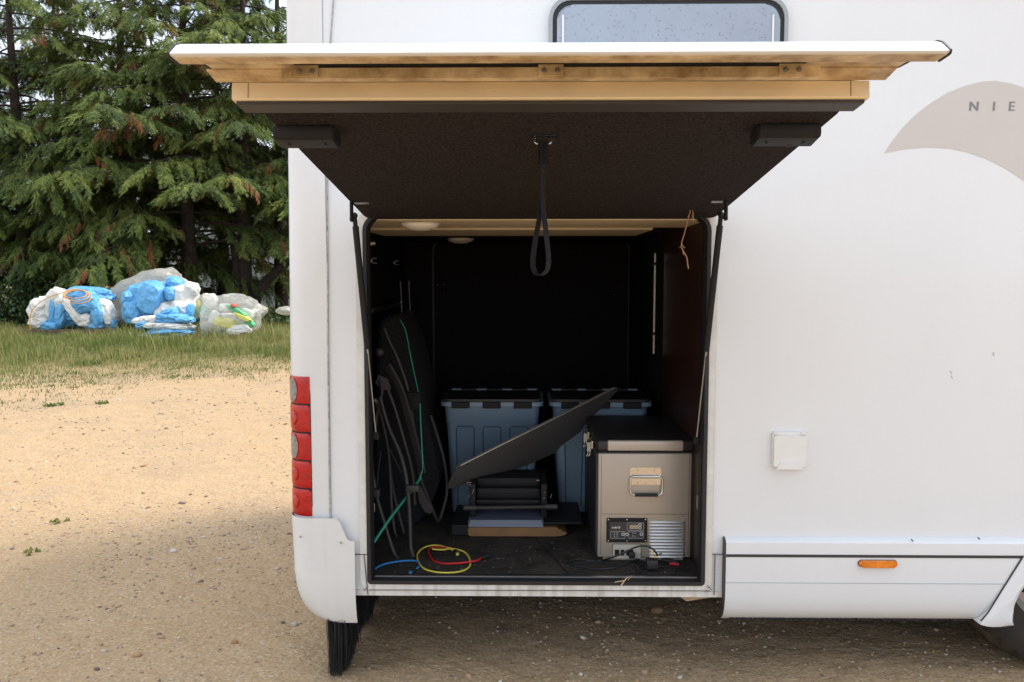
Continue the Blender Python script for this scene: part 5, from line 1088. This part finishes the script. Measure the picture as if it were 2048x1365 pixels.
# sparse low green growing out into the gravel
cx_ = rng.uniform(-9, -3.0, 420); cy_ = edge_y(cx_) - np.abs(rng.normal(0, 1, 420)) * 1.25 + 0.1; 
sel = (cx_ < -5.0) | (cy_ > edge_y(cx_) - 0.8); cx_, cy_ = cx_[sel], cy_[sel]
rep = rng.integers(6, 34, len(cx_)); sp_ = rng.uniform(0.04, 0.22, len(cx_)); x = np.repeat(cx_, rep) + rng.normal(0, 1, rep.sum()) * np.repeat(sp_, rep); y = np.repeat(cy_, rep) + rng.normal(0, 1, rep.sum()) * np.repeat(sp_, rep)
kind(obj('sparse_grass', np_mesh('sparse_grass', *scatter(blade_v, blade_f, blades(x, y, rng.uniform(0.015, 0.055, len(x)), rng.uniform(0.006, 0.012, len(x)), 1.6))), M['tuft']), 'stuff')
def weed(px, py, r, label, n_=70, hh=0.12, m='tuft'):
    d = ray(px, py); t_ = 12.0
    for _ in range(20):
        p = CAM + d * t_; t_ += (float(gz(p.x, p.y)) - p.z) / d.z * 0.7 if abs(d.z) > 1e-4 else 0
    p = CAM + d * t_; p.z = float(gz(p.x, p.y))
    q2 = np.sqrt(rng.random(n_)) * r; q3 = rng.uniform(0, 6.283, n_); x = p.x + q2 * np.cos(q3); y = p.y + q2 * np.sin(q3)
    me = np_mesh('weed_clump', *scatter(blade_v, blade_f, blades(x, y, rng.uniform(0.4, 1, n_) * hh, rng.uniform(0.018, 0.032, n_), 1.8)))
    tag(obj('weed_clump', me, M[m], None, loc=tuple(p)), label, 'weed')
weed(383, 704, 0.20, 'fresh green weed clump at the verge edge below the clear sack')
weed(245, 716, 0.26, 'low leafy weed patch at the verge edge below the blue bales', 90, 0.09)
weed(175, 728, 0.22, 'low green weed at the gravel edge, farther left than the patch below the bales', 120, 0.08)
weed(545, 698, 0.18, 'small weed at the verge edge close to the motorhome corner', 50, 0.08)
weed(205, 808, 0.07, 'small isolated green tuft out on the sandy gravel', 40, 0.05)
weed(110, 812, 0.11, 'broad low weed tuft on the gravel near the left edge', 70, 0.05)
weed(62, 1107, 0.04, 'tiny dry tuft on the shaded gravel at far left', 14, 0.03, 'grass')
weed(118, 1044, 0.05, 'tiny dry tuft on the sunlit gravel at the left', 16, 0.03, 'grass')

# ------------------------------------------------------------------ bales and sacks on the bank
YB_ = 12.4
def zpx(px, py, y): p = at(px, py, y); return p
def lump(name, m, par, px, py, wpx, hpx, y, dpt, seed, amp=0.15, fr=2.0, sub=4, tilt=0.0, box_=0.35, label=None):
    c = at(px, py, y); k = (y + 2.8) / FP
    bm = B(); crumple(bm, c, (wpx * k / 2, dpt, hpx * k / 2), seed, amp, fr, (4 if wpx > 60 else 3), None, Euler((0, R(tilt), 0)), 0.8, box_, 0.034 if wpx > 60 else 0.055); return obj(name, bm, m, par, smooth=False, label=label)
g0 = lambda px, py, y: (at(px, py, y).x, y, float(gz(at(px, py, y).x, y)))
b1 = thing('plastic_bale', 'left bale of crumpled blue and white plastic sheeting with orange cord on top', 'bale', g0(150, 660, YB_), 'bales of blue and white plastic sheeting')
for sd, (nm, m_, px, py, wp, hp_, y, dp_, tl_) in enumerate([
    ('blue_fold', 'bluesheet', 160, 618, 118, 76, YB_ + 0.1, 0.42, 0), ('blue_fold', 'bluesheet', 178, 590, 96, 34, YB_ + 0.05, 0.34, 4), ('white_fold', 'whitesheet', 92, 622, 56, 60, YB_ - 0.02, 0.34, -18),
    ('white_fold', 'whitesheet', 86, 645, 44, 30, YB_ - 0.12, 0.25, 8), ('white_fold', 'whitesheet', 116, 610, 42, 74, YB_ - 0.16, 0.22, 8), ('blue_fold', 'bluesheet', 106, 628, 16, 66, YB_ - 0.30, 0.10, 4), ('blue_fold', 'bluesheet', 102, 653, 40, 22, YB_ - 0.30, 0.16, 5), ('blue_fold', 'bluesheet', 122, 632, 24, 52, YB_ - 0.30, 0.12, 12),
    ('white_fold', 'whitesheet', 146, 622, 18, 62, YB_ - 0.36, 0.10, -33), ('white_fold', 'whitesheet', 170, 640, 38, 28, YB_ - 0.28, 0.14, 0), ('blue_fold', 'bluesheet', 172, 610, 64, 40, YB_ - 0.24, 0.20, -6), ('blue_fold', 'bluesheet', 196, 628, 26, 54, YB_ - 0.28, 0.14, -6), ('blue_fold', 'bluesheet', 190, 652, 44, 16, YB_ - 0.24, 0.14, 0),
    ('white_fold', 'whitesheet', 214, 624, 30, 62, YB_ - 0.12, 0.20, -24), ('blue_fold', 'bluesheet', 224, 648, 24, 26, YB_ - 0.16, 0.12, -10), ('blue_fold', 'bluesheet', 198, 584, 40, 16, YB_ - 0.02, 0.18, 5)]):
    lump(nm, M[m_], b1, px, py, wp, hp_, y, dp_, sd + 1, 0.14, 2.4, 4, tl_)
oc = thing('orange_cord', 'thin orange cord coiled on top of the left bale and hanging down its side', 'cord', g0(150, 600, YB_))
bm = B()
for k in range(3):
    pts = [at(150 + (24 + k * 1.5) * math.cos(t_) + k * 3, 588 + (9 + k * 2.2) * math.sin(t_) + k * 3, YB_ - 0.42 + 0.16 * math.sin(-t_)) for t_ in np.linspace(0, 2 * math.pi, 22)]; tube(bm, pts, 0.008, 5)
obj('coil', bm, M['orange'], oc); bm = B(); tube(bm, [at(p[0], p[1], YB_ - 0.45) for p in ((128, 585), (105, 592), (80, 605), (64, 622), (60, 640), (61, 660))], 0.008, 5, smooth=4); obj('loose_end', bm, M['orange'], oc)
tb = thing('timber_sleeper', 'dark weathered timber lying in the grass under the left bale', 'timber', g0(130, 668, YB_ - 0.25))
a, c = at(40, 658, YB_ - 0.2), at(238, 678, YB_ - 0.2); bm = B(); box(bm, a.x, c.x, YB_ - 0.45, YB_ - 0.2, c.z - 0.05, a.z, 0.02, 2); obj('beam', bm, M['wood'], tb, smooth=True)
# middle pile
b2 = thing('plastic_bale', 'middle bale of taut blue sheeting with white folds spilling at its right', 'bale', g0(300, 660, YB_), 'bales of blue and white plastic sheeting')
for sd, (nm, m_, px, py, wp, hp_, y, dp_, tl_) in enumerate([
    ('blue_fold', 'bluesheet', 300, 606, 92, 90, YB_ + 0.15, 0.42, 0), ('blue_fold', 'bluesheet', 306, 596, 58, 74, YB_ - 0.12, 0.30, 14), ('blue_fold', 'bluesheet', 268, 626, 40, 52, YB_ - 0.14, 0.24, -6), ('blue_fold', 'bluesheet', 262, 598, 32, 36, YB_ - 0.06, 0.24, 0), ('white_fold', 'whitesheet', 336, 626, 52, 50, YB_ - 0.08, 0.26, -22),
    ('white_fold', 'whitesheet', 368, 592, 54, 46, YB_ + 0.04, 0.30, 10), ('blue_fold', 'bluesheet', 350, 566, 32, 26, YB_ + 0.05, 0.22, 20), ('white_fold', 'whitesheet', 366, 618, 46, 42, YB_ - 0.10, 0.24, 0), ('blue_fold', 'bluesheet', 342, 588, 22, 30, YB_ - 0.18, 0.14, -20), ('blue_fold', 'bluesheet', 380, 622, 16, 34, YB_ - 0.20, 0.12, 10), ('white_fold', 'whitesheet', 384, 578, 30, 30, YB_ - 0.02, 0.20, 20)]):
    lump(nm, M[m_], b2, px, py, wp, hp_, y, dp_, sd + 31, 0.11, 2.0, 4, tl_)
b3 = thing('plastic_bale', 'low flat stack of folded blue and white sheeting in front of the middle bale', 'bale', g0(330, 680, YB_ - 0.5), 'bales of blue and white plastic sheeting')
for sd, (nm, m_, px, py, wp, hp_, y, dp_, tl_) in enumerate([
    ('white_fold', 'whitesheet', 300, 640, 66, 18, YB_ - 0.46, 0.26, -4), ('blue_fold', 'bluesheet', 345, 637, 66, 22, YB_ - 0.50, 0.28, 2), ('blue_fold', 'bluesheet', 340, 625, 32, 18, YB_ - 0.48, 0.2, -20), ('white_fold', 'whitesheet', 340, 652, 104, 16, YB_ - 0.52, 0.30, 2), ('blue_fold', 'bluesheet', 342, 664, 96, 17, YB_ - 0.56, 0.32, 0), ('blue_fold', 'bluesheet', 290, 650, 36, 18, YB_ - 0.55, 0.2, -16), ('white_fold', 'whitesheet', 318, 676, 80, 18, YB_ - 0.60, 0.3, 4), ('blue_fold', 'bluesheet', 372, 640, 40, 14, YB_ - 0.62, 0.18, 0), ('blue_fold', 'bluesheet', 352, 680, 72, 15, YB_ - 0.58, 0.28, 0)]):
    lump(nm, M[m_], b3, px, py, wp, hp_, y, dp_, sd + 61, 0.15, 2.6, 4, tl_)
s1 = obj('clear_sack', crumple(B(), at(300, 588, YB_ + 0.75), (0.78, 0.5, 0.44), 91, 0.12, 1.6, 4, None, Euler((0, R(-18), 0)), 0.8, 0.3, 0.03), M['film'], None, smooth=False, loc=g0(300, 640, YB_ + 0.75)); tag(s1, 'big dull grey plastic sack heaped up behind the middle bale', 'sack', 'filled plastic sacks')
s2 = thing('small_sack', 'small cloudy sack with green and yellow scraps between the middle bale and the clear sack', 'sack', g0(408, 640, YB_ + 0.3), 'filled plastic sacks')
lump('film', M['film2'], s2, 408, 612, 48, 50, YB_ + 0.3, 0.26, 104, 0.16, 2.2, 4); lump('scrap', M['pk_green'], s2, 402, 622, 26, 24, YB_ + 0.26, 0.1, 105); lump('scrap', M['pk_yel'], s2, 394, 610, 18, 22, YB_ + 0.24, 0.08, 106); lump('scrap', M['whitesheet'], s2, 420, 600, 30, 28, YB_ + 0.34, 0.14, 107)
s3 = thing('clear_sack', 'bulging clear sack full of white green and yellow packaging at the right', 'sack', g0(462, 678, YB_ - 0.2), 'filled plastic sacks')
lump('film', M['film2'], s3, 462, 634, 122, 92, YB_ - 0.1, 0.52, 121, 0.13, 1.7, 5, -4, 0.15); lump('film_corner', M['film2'], s3, 418, 660, 40, 34, YB_ - 0.3, 0.24, 122)
for sd, (m_, px, py, wp, hp_, y, tl_) in enumerate([('pk_white', 462, 648, 80, 44, 0.05, 0), ('pk_green', 474, 622, 50, 10, -0.38, 30), ('pk_yel', 450, 646, 48, 22, -0.36, 10), ('pk_white', 430, 636, 22, 30, -0.30, 25), ('pk_white', 478, 660, 52, 22, -0.36, -8), ('pk_green', 500, 648, 16, 18, -0.30, -30), ('pk_white', 452, 616, 30, 18, -0.30, 0), ('pk_red', 468, 611, 13, 6, -0.42, 10), ('pk_green', 444, 670, 34, 8, -0.36, 0), ('pk_yel', 486, 634, 40, 9, -0.40, 24), ('pk_white', 496, 628, 28, 18, -0.20, 20)]):
    lump('packaging', M[m_], s3, px, py, wp, hp_, YB_ - 0.1 + y, 0.09, sd + 140, 0.14, 2.2, 3, tl_, 0.7)
for px, py, wp, hp_, lb in ((520, 622, 26, 26, 'low dusty sack half sunk in the grass right of the clear sack'), (572, 622, 40, 18, 'grey plastic heap in the weeds by the motorhome corner'), (246, 640, 40, 20, 'torn cloudy film lying in the grass between the two bales')):
    c = at(px, py, YB_ + 0.5); k = (YB_ + 3.3) / FP; o = obj('plastic_heap', crumple(B(), c, (wp * k / 2, 0.2, hp_ * k / 2), px, 0.16, 2.2, 4), M['film'], None, smooth='all', loc=g0(px, py, YB_ + 0.5)); tag(o, lb, 'sack')

# ------------------------------------------------------------------ conifers
def frond(nl=6, Ln=1.0, wd=0.060):
    V, Fc = [], []
    def leaf(p, d, l, w_, drop):
        s = np.array([-d[1], d[0], 0]); i = len(V); p = np.array(p); d = np.array(d)
        V.extend([p - s * w_ * .35, p + s * w_ * .35, p + d * l * .55 + s * w_ * .5 + np.array([0, 0, -drop * .35]), p + d * l * .55 - s * w_ * .5 + np.array([0, 0, -drop * .35]), p + d * l + np.array([0, 0, -drop])])
        Fc.extend([(i, i + 1, i + 2), (i, i + 2, i + 3), (i + 3, i + 2, i + 4)])
    for k in range(nl):
        t_ = (k + 0.6) / nl; z = -0.30 * t_ * t_ * Ln; l = (0.46 - 0.24 * t_) * Ln
        for sg in (-1, 1):
            a = R(40 - 12 * t_ + 7 * math.sin(k * 5 + sg)); leaf((t_ * Ln * 0.86, 0, z), (math.cos(a), sg * math.sin(a), 0), l * (1 + 0.25 * math.sin(k * 3.3 + sg * 2)), wd, (0.30 + 0.25 * math.sin(k * 2.1 + sg)) * l)
    leaf((0.74 * Ln, 0, -0.20 * Ln), (1, 0, 0), 0.34 * Ln, wd, 0.12); leaf((0.0, 0, 0), (1, 0, 0), 0.8 * Ln, wd * 0.6, 0.24)
    return np.array(V), np.array(Fc)
fv, ff = frond()
def frame(p, d, s, roll):
    """matrices whose x axis runs along d"""
    d = d / np.linalg.norm(d, axis=1, keepdims=True); up = np.array([0, 0, 1.0]); yv = np.cross(up, d); yv /= np.linalg.norm(yv, axis=1, keepdims=True) + 1e-9; zv = np.cross(d, yv)
    c_, s_ = np.cos(roll)[:, None], np.sin(roll)[:, None]; y2 = yv * c_ + zv * s_; z2 = -yv * s_ + zv * c_
    m_ = np.zeros((len(p), 4, 4)); m_[:, :3, 0] = d * s[:, None]; m_[:, :3, 1] = y2 * s[:, None]; m_[:, :3, 2] = z2 * s[:, None]; m_[:, :3, 3] = p; m_[:, 3, 3] = 1; return m_
def conifer(x, y, H_, Rr, seed, label, nb=86, zlow=0.6, trunk_r=0.24, lean=(0, 0), dead=0.03, fork=False):
    r_ = np.random.default_rng(seed); z0 = float(gz(x, y)); root = thing('conifer_tree', label, 'tree', (x, y, z0), 'conifers along the yard edge')
    bm = B(); tp_ = [(x + lean[0] * t_ + 0.06 * math.sin(4 * t_ + seed), y + lean[1] * t_, z0 - 0.15 + (H_ * 0.96) * t_) for t_ in np.linspace(0, 1, 9)]; tube(bm, tp_, trunk_r, 12, r2=0.03)
    if fork: tube(bm, [(x + 0.1, y - 0.05, z0 + 0.2), (x + 0.35, y - 0.2, z0 + 0.75), (x + 0.75, y - 0.3, z0 + 1.15), (x + 1.5, y - 0.4, z0 + 1.75), (x + 2.2, y - 0.5, z0 + 2.6)], 0.16, 10, r2=0.05, smooth=4); tube(bm, [(x - 0.1, y, z0), (x - 0.2, y - 0.1, z0 + 1.0), (x - 0.35, y - 0.1, z0 + 2.4)], 0.15, 10, r2=0.06)
    obj('trunk', bm, M['bark'], root, smooth='all')
    bmb = B(); ms_, dead_ms = [], []
    for k in range(nb):
        f_ = (k + r_.random()) / nb; zt = zlow + (H_ - zlow - 0.3) * f_; az = k * 2.39996 + r_.uniform(-0.5, 0.5)
        Lb = Rr * (1 - f_ ** 1.7) * r_.uniform(0.62, 1.15) * (0.75 + 0.25 * min(1, zt / 1.8)) + 0.35
        tx = x + lean[0] * zt / H_; ty2 = y + lean[1] * zt / H_
        rise = r_.uniform(-0.05, 0.30); drp = r_.uniform(0.10, 0.34); ca, sa = math.cos(az), math.sin(az); bend = r_.uniform(-0.25, 0.25)
        ts = np.linspace(0, 1, 9); lx = Lb * ts; sidew = bend * Lb * ts ** 2; zz = z0 + zt + Lb * (rise * ts - drp * ts ** 2.2)
        bx_ = tx + ca * lx - sa * sidew; by_ = ty2 + sa * lx + ca * sidew; zz = np.maximum(zz, z0 + 0.25 + 0.1 * ts)
        P = np.stack([bx_, by_, zz], -1); tube(bmb, [tuple(p) for p in P], 0.035 * (1 - 0.6 * f_) + 0.006, 5, r2=0.006)
        nsub = max(7, int(Lb * 8.5))
        for j in range(nsub):
            t_ = 0.34 + 0.66 * (j + r_.random() * 0.8) / nsub; i = min(7, int(t_ * 8)); fr_ = t_ * 8 - i; p = P[i] * (1 - fr_) + P[i + 1] * fr_; dd = P[i + 1] - P[i]; dd /= np.linalg.norm(dd)
            sg = 1 if j % 2 else -1; a = sg * r_.uniform(0.5, 1.15); 
            if j >= nsub - 2: a = r_.uniform(-0.3, 0.3)
            d2 = np.array([dd[0] * math.cos(a) - dd[1] * math.sin(a), dd[0] * math.sin(a) + dd[1] * math.cos(a), dd[2] * 0.7 - 0.10]); Ls = Lb * r_.uniform(0.16, 0.34) * (1.25 - 0.6 * t_) + 0.12
            nf = max(5, int(Ls * 14)); tt = np.linspace(0.12, 1.0, nf); pp = p + d2 * (Ls * tt)[:, None]; pp[:, 2] -= 0.30 * Ls * tt ** 2; pp += r_.normal(0, 0.025, pp.shape)
            an = r_.uniform(-0.9, 0.9, nf) * (1.15 - tt * 0.7); dr = r_.uniform(0.05, 0.70, nf)
            df = np.stack([d2[0] * np.cos(an) - d2[1] * np.sin(an), d2[0] * np.sin(an) + d2[1] * np.cos(an), d2[2] - dr], -1)
            mm = frame(pp, df, r_.uniform(0.17, 0.35, nf), r_.uniform(-0.6, 0.6, nf))
            if r_.random() < dead * (1.6 - f_): df[:, 2] -= 1.2; dead_ms.append(frame(pp, df, r_.uniform(0.16, 0.28, nf), r_.uniform(-1, 1, nf)))
            else: ms_.append(mm)
    obj('branches', bmb, M['bark'], root)
    obj('crown', np_mesh('crown', *scatter(fv, ff, np.concatenate(ms_))), M['needle'], root)
    if dead_ms: obj('dead_spray', np_mesh('dead_spray', *scatter(fv, ff, np.concatenate(dead_ms))), M['dead'], root)
    return root
tree_specs = [
    (-11.9, 16.6, 9.6, 3.2, 1, 'bushy dark conifer at the left edge of the photo, boughs reaching over the bales', 78, 0.9),
    (-9.7, 17.4, 10.4, 2.9, 2, 'tall conifer with a bare lower trunk behind the left bale', 72, 1.7),
    (-8.0, 16.9, 10.0, 3.0, 3, 'conifer with broad bright boughs straight behind the middle bale', 80, 1.8),
    (-6.75, 17.2, 9.4, 2.5, 4, 'conifer beside the motorhome corner with its low forked trunk showing', 58, 3.0),
    (-3.1, 17.8, 9.0, 2.7, 5, 'conifer standing behind the motorhome, right of the forked one', 54, 2.4),
    (-14.8, 17.2, 9.2, 3.0, 6, 'conifer beyond the left edge of the yard', 54, 0.8),
    (-6.9, 20.6, 11.0, 2.7, 16, 'tall conifer in the back row right beside the motorhome corner', 56, 3.2),
    (-13.2, 20.6, 9.8, 2.6, 11, 'conifer in the back row at the far left', 52, 0.8), (-10.6, 21.0, 8.4, 2.6, 12, 'conifer in the back row seen between the two left trunks', 52, 0.8), (-12.0, 19.4, 9.6, 2.6, 14, 'back row conifer filling the gap right of the leftmost tree', 60, 0.8), (-17.6, 17.8, 9.0, 2.8, 15, 'bushy conifer well beyond the left edge of the yard', 50, 0.8), (-8.7, 20.8, 9.4, 2.6, 13, 'conifer in the back row behind the broad bright one', 52, 0.8)]
for (x, y, H_, Rr, sd, lb, nb, zl) in tree_specs: conifer(x, y, H_, Rr, sd, lb, nb, zl, 0.20, fork=(sd == 4))
# ------------------------------------------------------------------ hedge plants at the foot of the trees
lv = np.array([(0, 0, 0), (0.5, 0.32, 0.05), (1.0, 0, -0.12), (0.5, -0.32, 0.05)]); lf = np.array([(0, 1, 2), (0, 2, 3)])
def bush(px, py, y, rx, rz, label, n_=1500, seed=1):
    r_ = np.random.default_rng(seed); c = at(px, py, y); z0 = float(gz(c.x, y)); root = thing('bush', label, 'bush', (c.x, y, z0), 'bushes under the conifers')
    u = r_.normal(0, 1, (n_, 3)); u /= np.linalg.norm(u, axis=1, keepdims=True); rr_ = r_.random(n_) ** 0.4; lob = 1 + 0.25 * np.sin(u[:, 0] * 5 + seed) * np.sin(u[:, 2] * 6)
    p = np.stack([c.x + u[:, 0] * rx * rr_ * lob, y + u[:, 1] * rx * 0.7 * rr_, z0 + np.abs(u[:, 2]) * rz * rr_ * lob + 0.05], -1); d = u + r_.normal(0, 0.5, u.shape); d[:, 2] -= 0.3
    obj('leaves', np_mesh('leaves', *scatter(lv, lf, frame(p, d, r_.uniform(0.05, 0.12, n_), r_.uniform(-1, 1, n_)))), M['leaf'], root)
    bm = B()
    for k in range(9): a = r_.uniform(0, 6.28); tube(bm, [(c.x, y, z0 - 0.05), (c.x + 0.5 * rx * math.cos(a), y + 0.4 * rx * math.sin(a), z0 + rz * 0.6)], 0.012, 5, r2=0.004)
    obj('stem', bm, M['bark'], root)
bush(25, 660, 14.3, 1.0, 1.1, 'dark leafy bush at the left edge behind the left bale', 2600, 2); bush(215, 650, 14.4, 0.8, 0.6, 'low dark bush in the gap between the two bales', 1300, 3)
bush(552, 640, 13.9, 0.40, 0.40, 'small bush growing beside the motorhome corner', 500, 4); bush(-120, 660, 14.0, 1.2, 1.2, 'dark leafy bush beyond the left edge', 1800, 5); bush(110, 650, 14.8, 1.0, 0.8, 'dark undergrowth directly behind the left bale', 1800, 6); bush(430, 640, 14.9, 0.9, 0.5, 'low undergrowth behind the clear sack', 1200, 7)

# ------------------------------------------------------------------ pale building beyond the trees
YW = 26.0
wb = thing('warehouse', 'long white clad building glimpsed through the conifers', 'building', (-7.0, YW, float(gz(-7, YW))))
bm = B(); z0 = 0.0; zt_ = 5.0; n_ = 62; rows = []
for k in range(n_):
    z = z0 + (zt_ - z0) * k / n_; hstep = (zt_ - z0) / n_; rows += [(YW, z), (YW - 0.028, z + hstep * 0.30), (YW - 0.028, z + hstep * 0.92), (YW, z + hstep * 0.98)]
Lw, Rw = -12.6, 3.0
grid(bm, [[Vector((Lw, y, z)), Vector((Rw, y, z))] for y, z in rows]); obj('wall_cladding', bm, M['brickpaint'], wb)
bm = B(); box(bm, Lw + 0.01, Rw - 0.01, YW + 0.05, YW + 9, 0.0, zt_ - 0.02); obj('wall', bm, M['brickpaint'], wb)
bm = B(); prism(bm, [(Lw - 0.2, zt_), (Rw + 0.2, zt_), (Rw + 0.2, zt_ + 0.14), (Lw - 0.2, zt_ + 0.14)], YW - 0.25, YW + 9.2); obj('roof', bm, M['roof'], wb)
